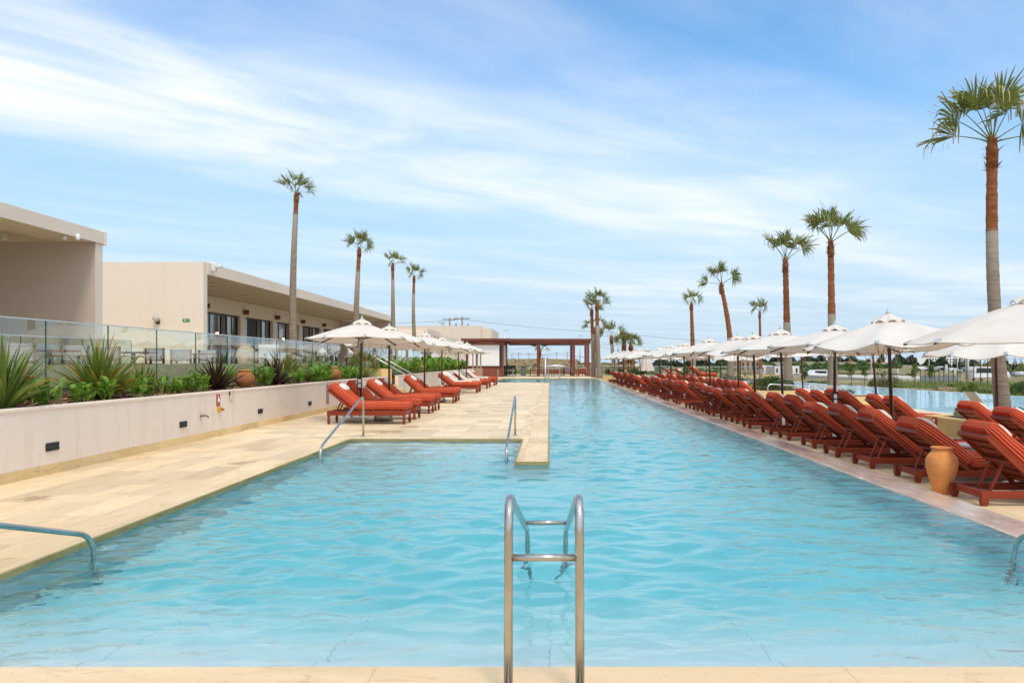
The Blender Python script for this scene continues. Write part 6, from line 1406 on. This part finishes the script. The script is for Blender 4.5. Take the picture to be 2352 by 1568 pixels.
def car(name, label, u, D, rz, paint, L=4.3, Wd=1.75, Hh=1.45, van=False, grp=None):
    x, y, z = gpt(u, D); r = thing(name, label, name.split('_')[-1] if name != 'minibus' else 'bus', (x, y, z), rz, grp); m = sm(); m.smooth = False
    if van: pr = [(-.5, .28), (-.5, .82), (-.46, 1.0), (.26, 1.0), (.40, .60), (.49, .50), (.5, .28)]
    else: pr = [(-.5, .25), (-.5, .55), (-.44, .66), (-.30, .98), (.06, 1.0), (.22, .66), (.46, .58), (.5, .40), (.5, .25)]
    n = len(pr); vs = [(a*L, s*Wd/2*(.86 if b > .7 else 1), b*Hh) for s in (-1, 1) for a, b in pr]
    m.add(vs, [tuple(range(n)), tuple(range(2*n - 1, n - 1, -1))] + [(i, n + i, n + (i+1) % n, (i+1) % n) for i in range(n)]); m.build('body', M[paint], r)
    for s in (-1, 1):
        g = MB(); yy = s*(Wd/2*.90)
        if van: g.add([(a*L, yy*1.08, b*Hh) for a, b in ((-.44, .58), (.26, .58), (.20, .90), (-.42, .90))], [(0, 1, 2, 3)])
        else: g.add([(a*L, yy*1.06 if b < .7 else yy*.985, b*Hh) for a, b in ((-.40, .67), (.18, .67), (.04, .93), (-.27, .92))], [(0, 1, 2, 3)])
        g.build('window', M['window_dark'], r)
        for a in (-.30, .30):
            w = sm(); w.lathe([(.20, -.1), (.31, -.1), (.31, .1), (.20, .1)], 14); w.v = [(a*L + p[0], s*(Wd/2 - .08) + p[2], .31 + p[1]) for p in w.v]; w.build('wheel', M['black'], r)
    return r
car('parked_car', 'dark estate car parked behind the low rubble wall', 1522, 150, .1, 'car_paint_dark', 4.2, 1.7, 1.5); car('parked_car', 'white car parked right of the dark estate car', 1569, 150, .2, 'car_paint_white'); car('parked_car', 'grey car half hidden left of the far umbrellas', 1432, 125, .0, 'car_paint_grey'); car('parked_car', 'dark car on top of the rubble wall behind the bar', 1190, 130, .1, 'car_paint_grey')
car('white_van', 'white van parked behind the shrubs right of the tall palm', 1875, 150, math.pi + .3, 'car_paint_white', 4.0, 1.6, 1.6, True)
x, y, z = gpt(2270, 160); car('minibus', 'white bus with dark side windows behind the court fence', 2270, 160, .2, 'car_paint_white', 8.5, 2.3, 3.0, True)
rc = random.Random(4)
for i in range(20):
    u = 2120 + 12.5*i; D = 300 + rc.uniform(-12, 12) if i < 14 else 240 + rc.uniform(-10, 10)
    car('parked_car', 'small %s car in the distant car park, %s from the left' % (['white', 'dark', 'grey'][i % 3], ordn(i).replace('nearest', 'first')), u, D, rc.uniform(-.3, .3) + (1.5 if i % 2 else 0), ['car_paint_white', 'car_paint_dark', 'car_paint_grey'][i % 3], grp='cars in the distant car park')
def sapling(label, u, v, D, seed):
    x, y, z = gpt(u, D); t = P(u, v, D).z; h = t - z; r = thing('sapling', label, 'young tree', (x, y, z), group='bare young trees beyond the lower pool'); rg = random.Random(seed); m = sm(); L = MB()
    m.tube([(0, 0, 0), (.1, 0, h*.5), (0, .1, h)], [.05, .04, .012], 6)
    for k in range(9):
        q = rg.uniform(.35, .95); a = rg.uniform(0, 6.28); e = rg.uniform(.5, 1.2); ln = h*.35*rg.uniform(.5, 1)*(1.2 - q); p0 = Vector((0, 0, h*q)); p1 = p0 + Vector((math.cos(a)*ln*math.cos(e), math.sin(a)*ln*math.cos(e), ln*math.sin(e))); m.tube([p0, p1], [.02, .006], 5)
        for _ in range(22):
            p = p0.lerp(p1, rg.uniform(.5, 1.05)) + Vector((rg.uniform(-.2, .2), rg.uniform(-.2, .2), rg.uniform(-.2, .2))); d = Vector((rg.uniform(-1, 1), rg.uniform(-1, 1), rg.uniform(-1, 1))).normalized()*.13; s = d.cross(Vector((.3, .5, 1))).normalized()*.07; L.add([p - d, p + s, p + d, p - s], [(0, 1, 2, 3)], [rg.random()]*4)
    m.build('trunk', M['grey_wood'], r); L.build('crown', M['bright_bush_leaf'], r)
for i, (u, v, D) in enumerate(((2100, 838, 85), (2140, 836, 82), (1955, 838, 100), (1985, 842, 100), (1848, 846, 95), (1640, 838, 98), (1575, 840, 100))): sapling('thin young tree with sparse leaves, %s of seven beyond the lower pool' % 'first second third fourth fifth sixth seventh'.split()[i], u, v, D, 400 + i)
r = thing('bollard_light', 'small black bollard light beneath the pergola lawn', 'lamp', ((1208 - 1262)/1800*96, 90, 0)); m = sm(); m.tube([(0, 0, 0), (0, 0, .6)], .12, 10); m.build('post', M['black'], r); m = sm(); m.tube([(0, 0, .6), (0, 0, .8)], .11, 10); m.build('lamp', M['bulb'], r)
rg = random.Random(9); m = MB()
for i in range(2600):
    x, y = rg.uniform(-6, 4), rg.uniform(96, 103); a = rg.uniform(0, 6.28); L = rg.uniform(.2, .7); m.add([(x - .03, y, .0), (x + .03, y, .0), (x + math.cos(a)*L*.4, y + math.sin(a)*L*.4, L)], [(0, 1, 2)], [rg.random()]*3)
tag(m.build('lawn_grass', M['bright_bush_leaf']), 'bright green grass bed behind the high table', 'grass', kind='stuff')
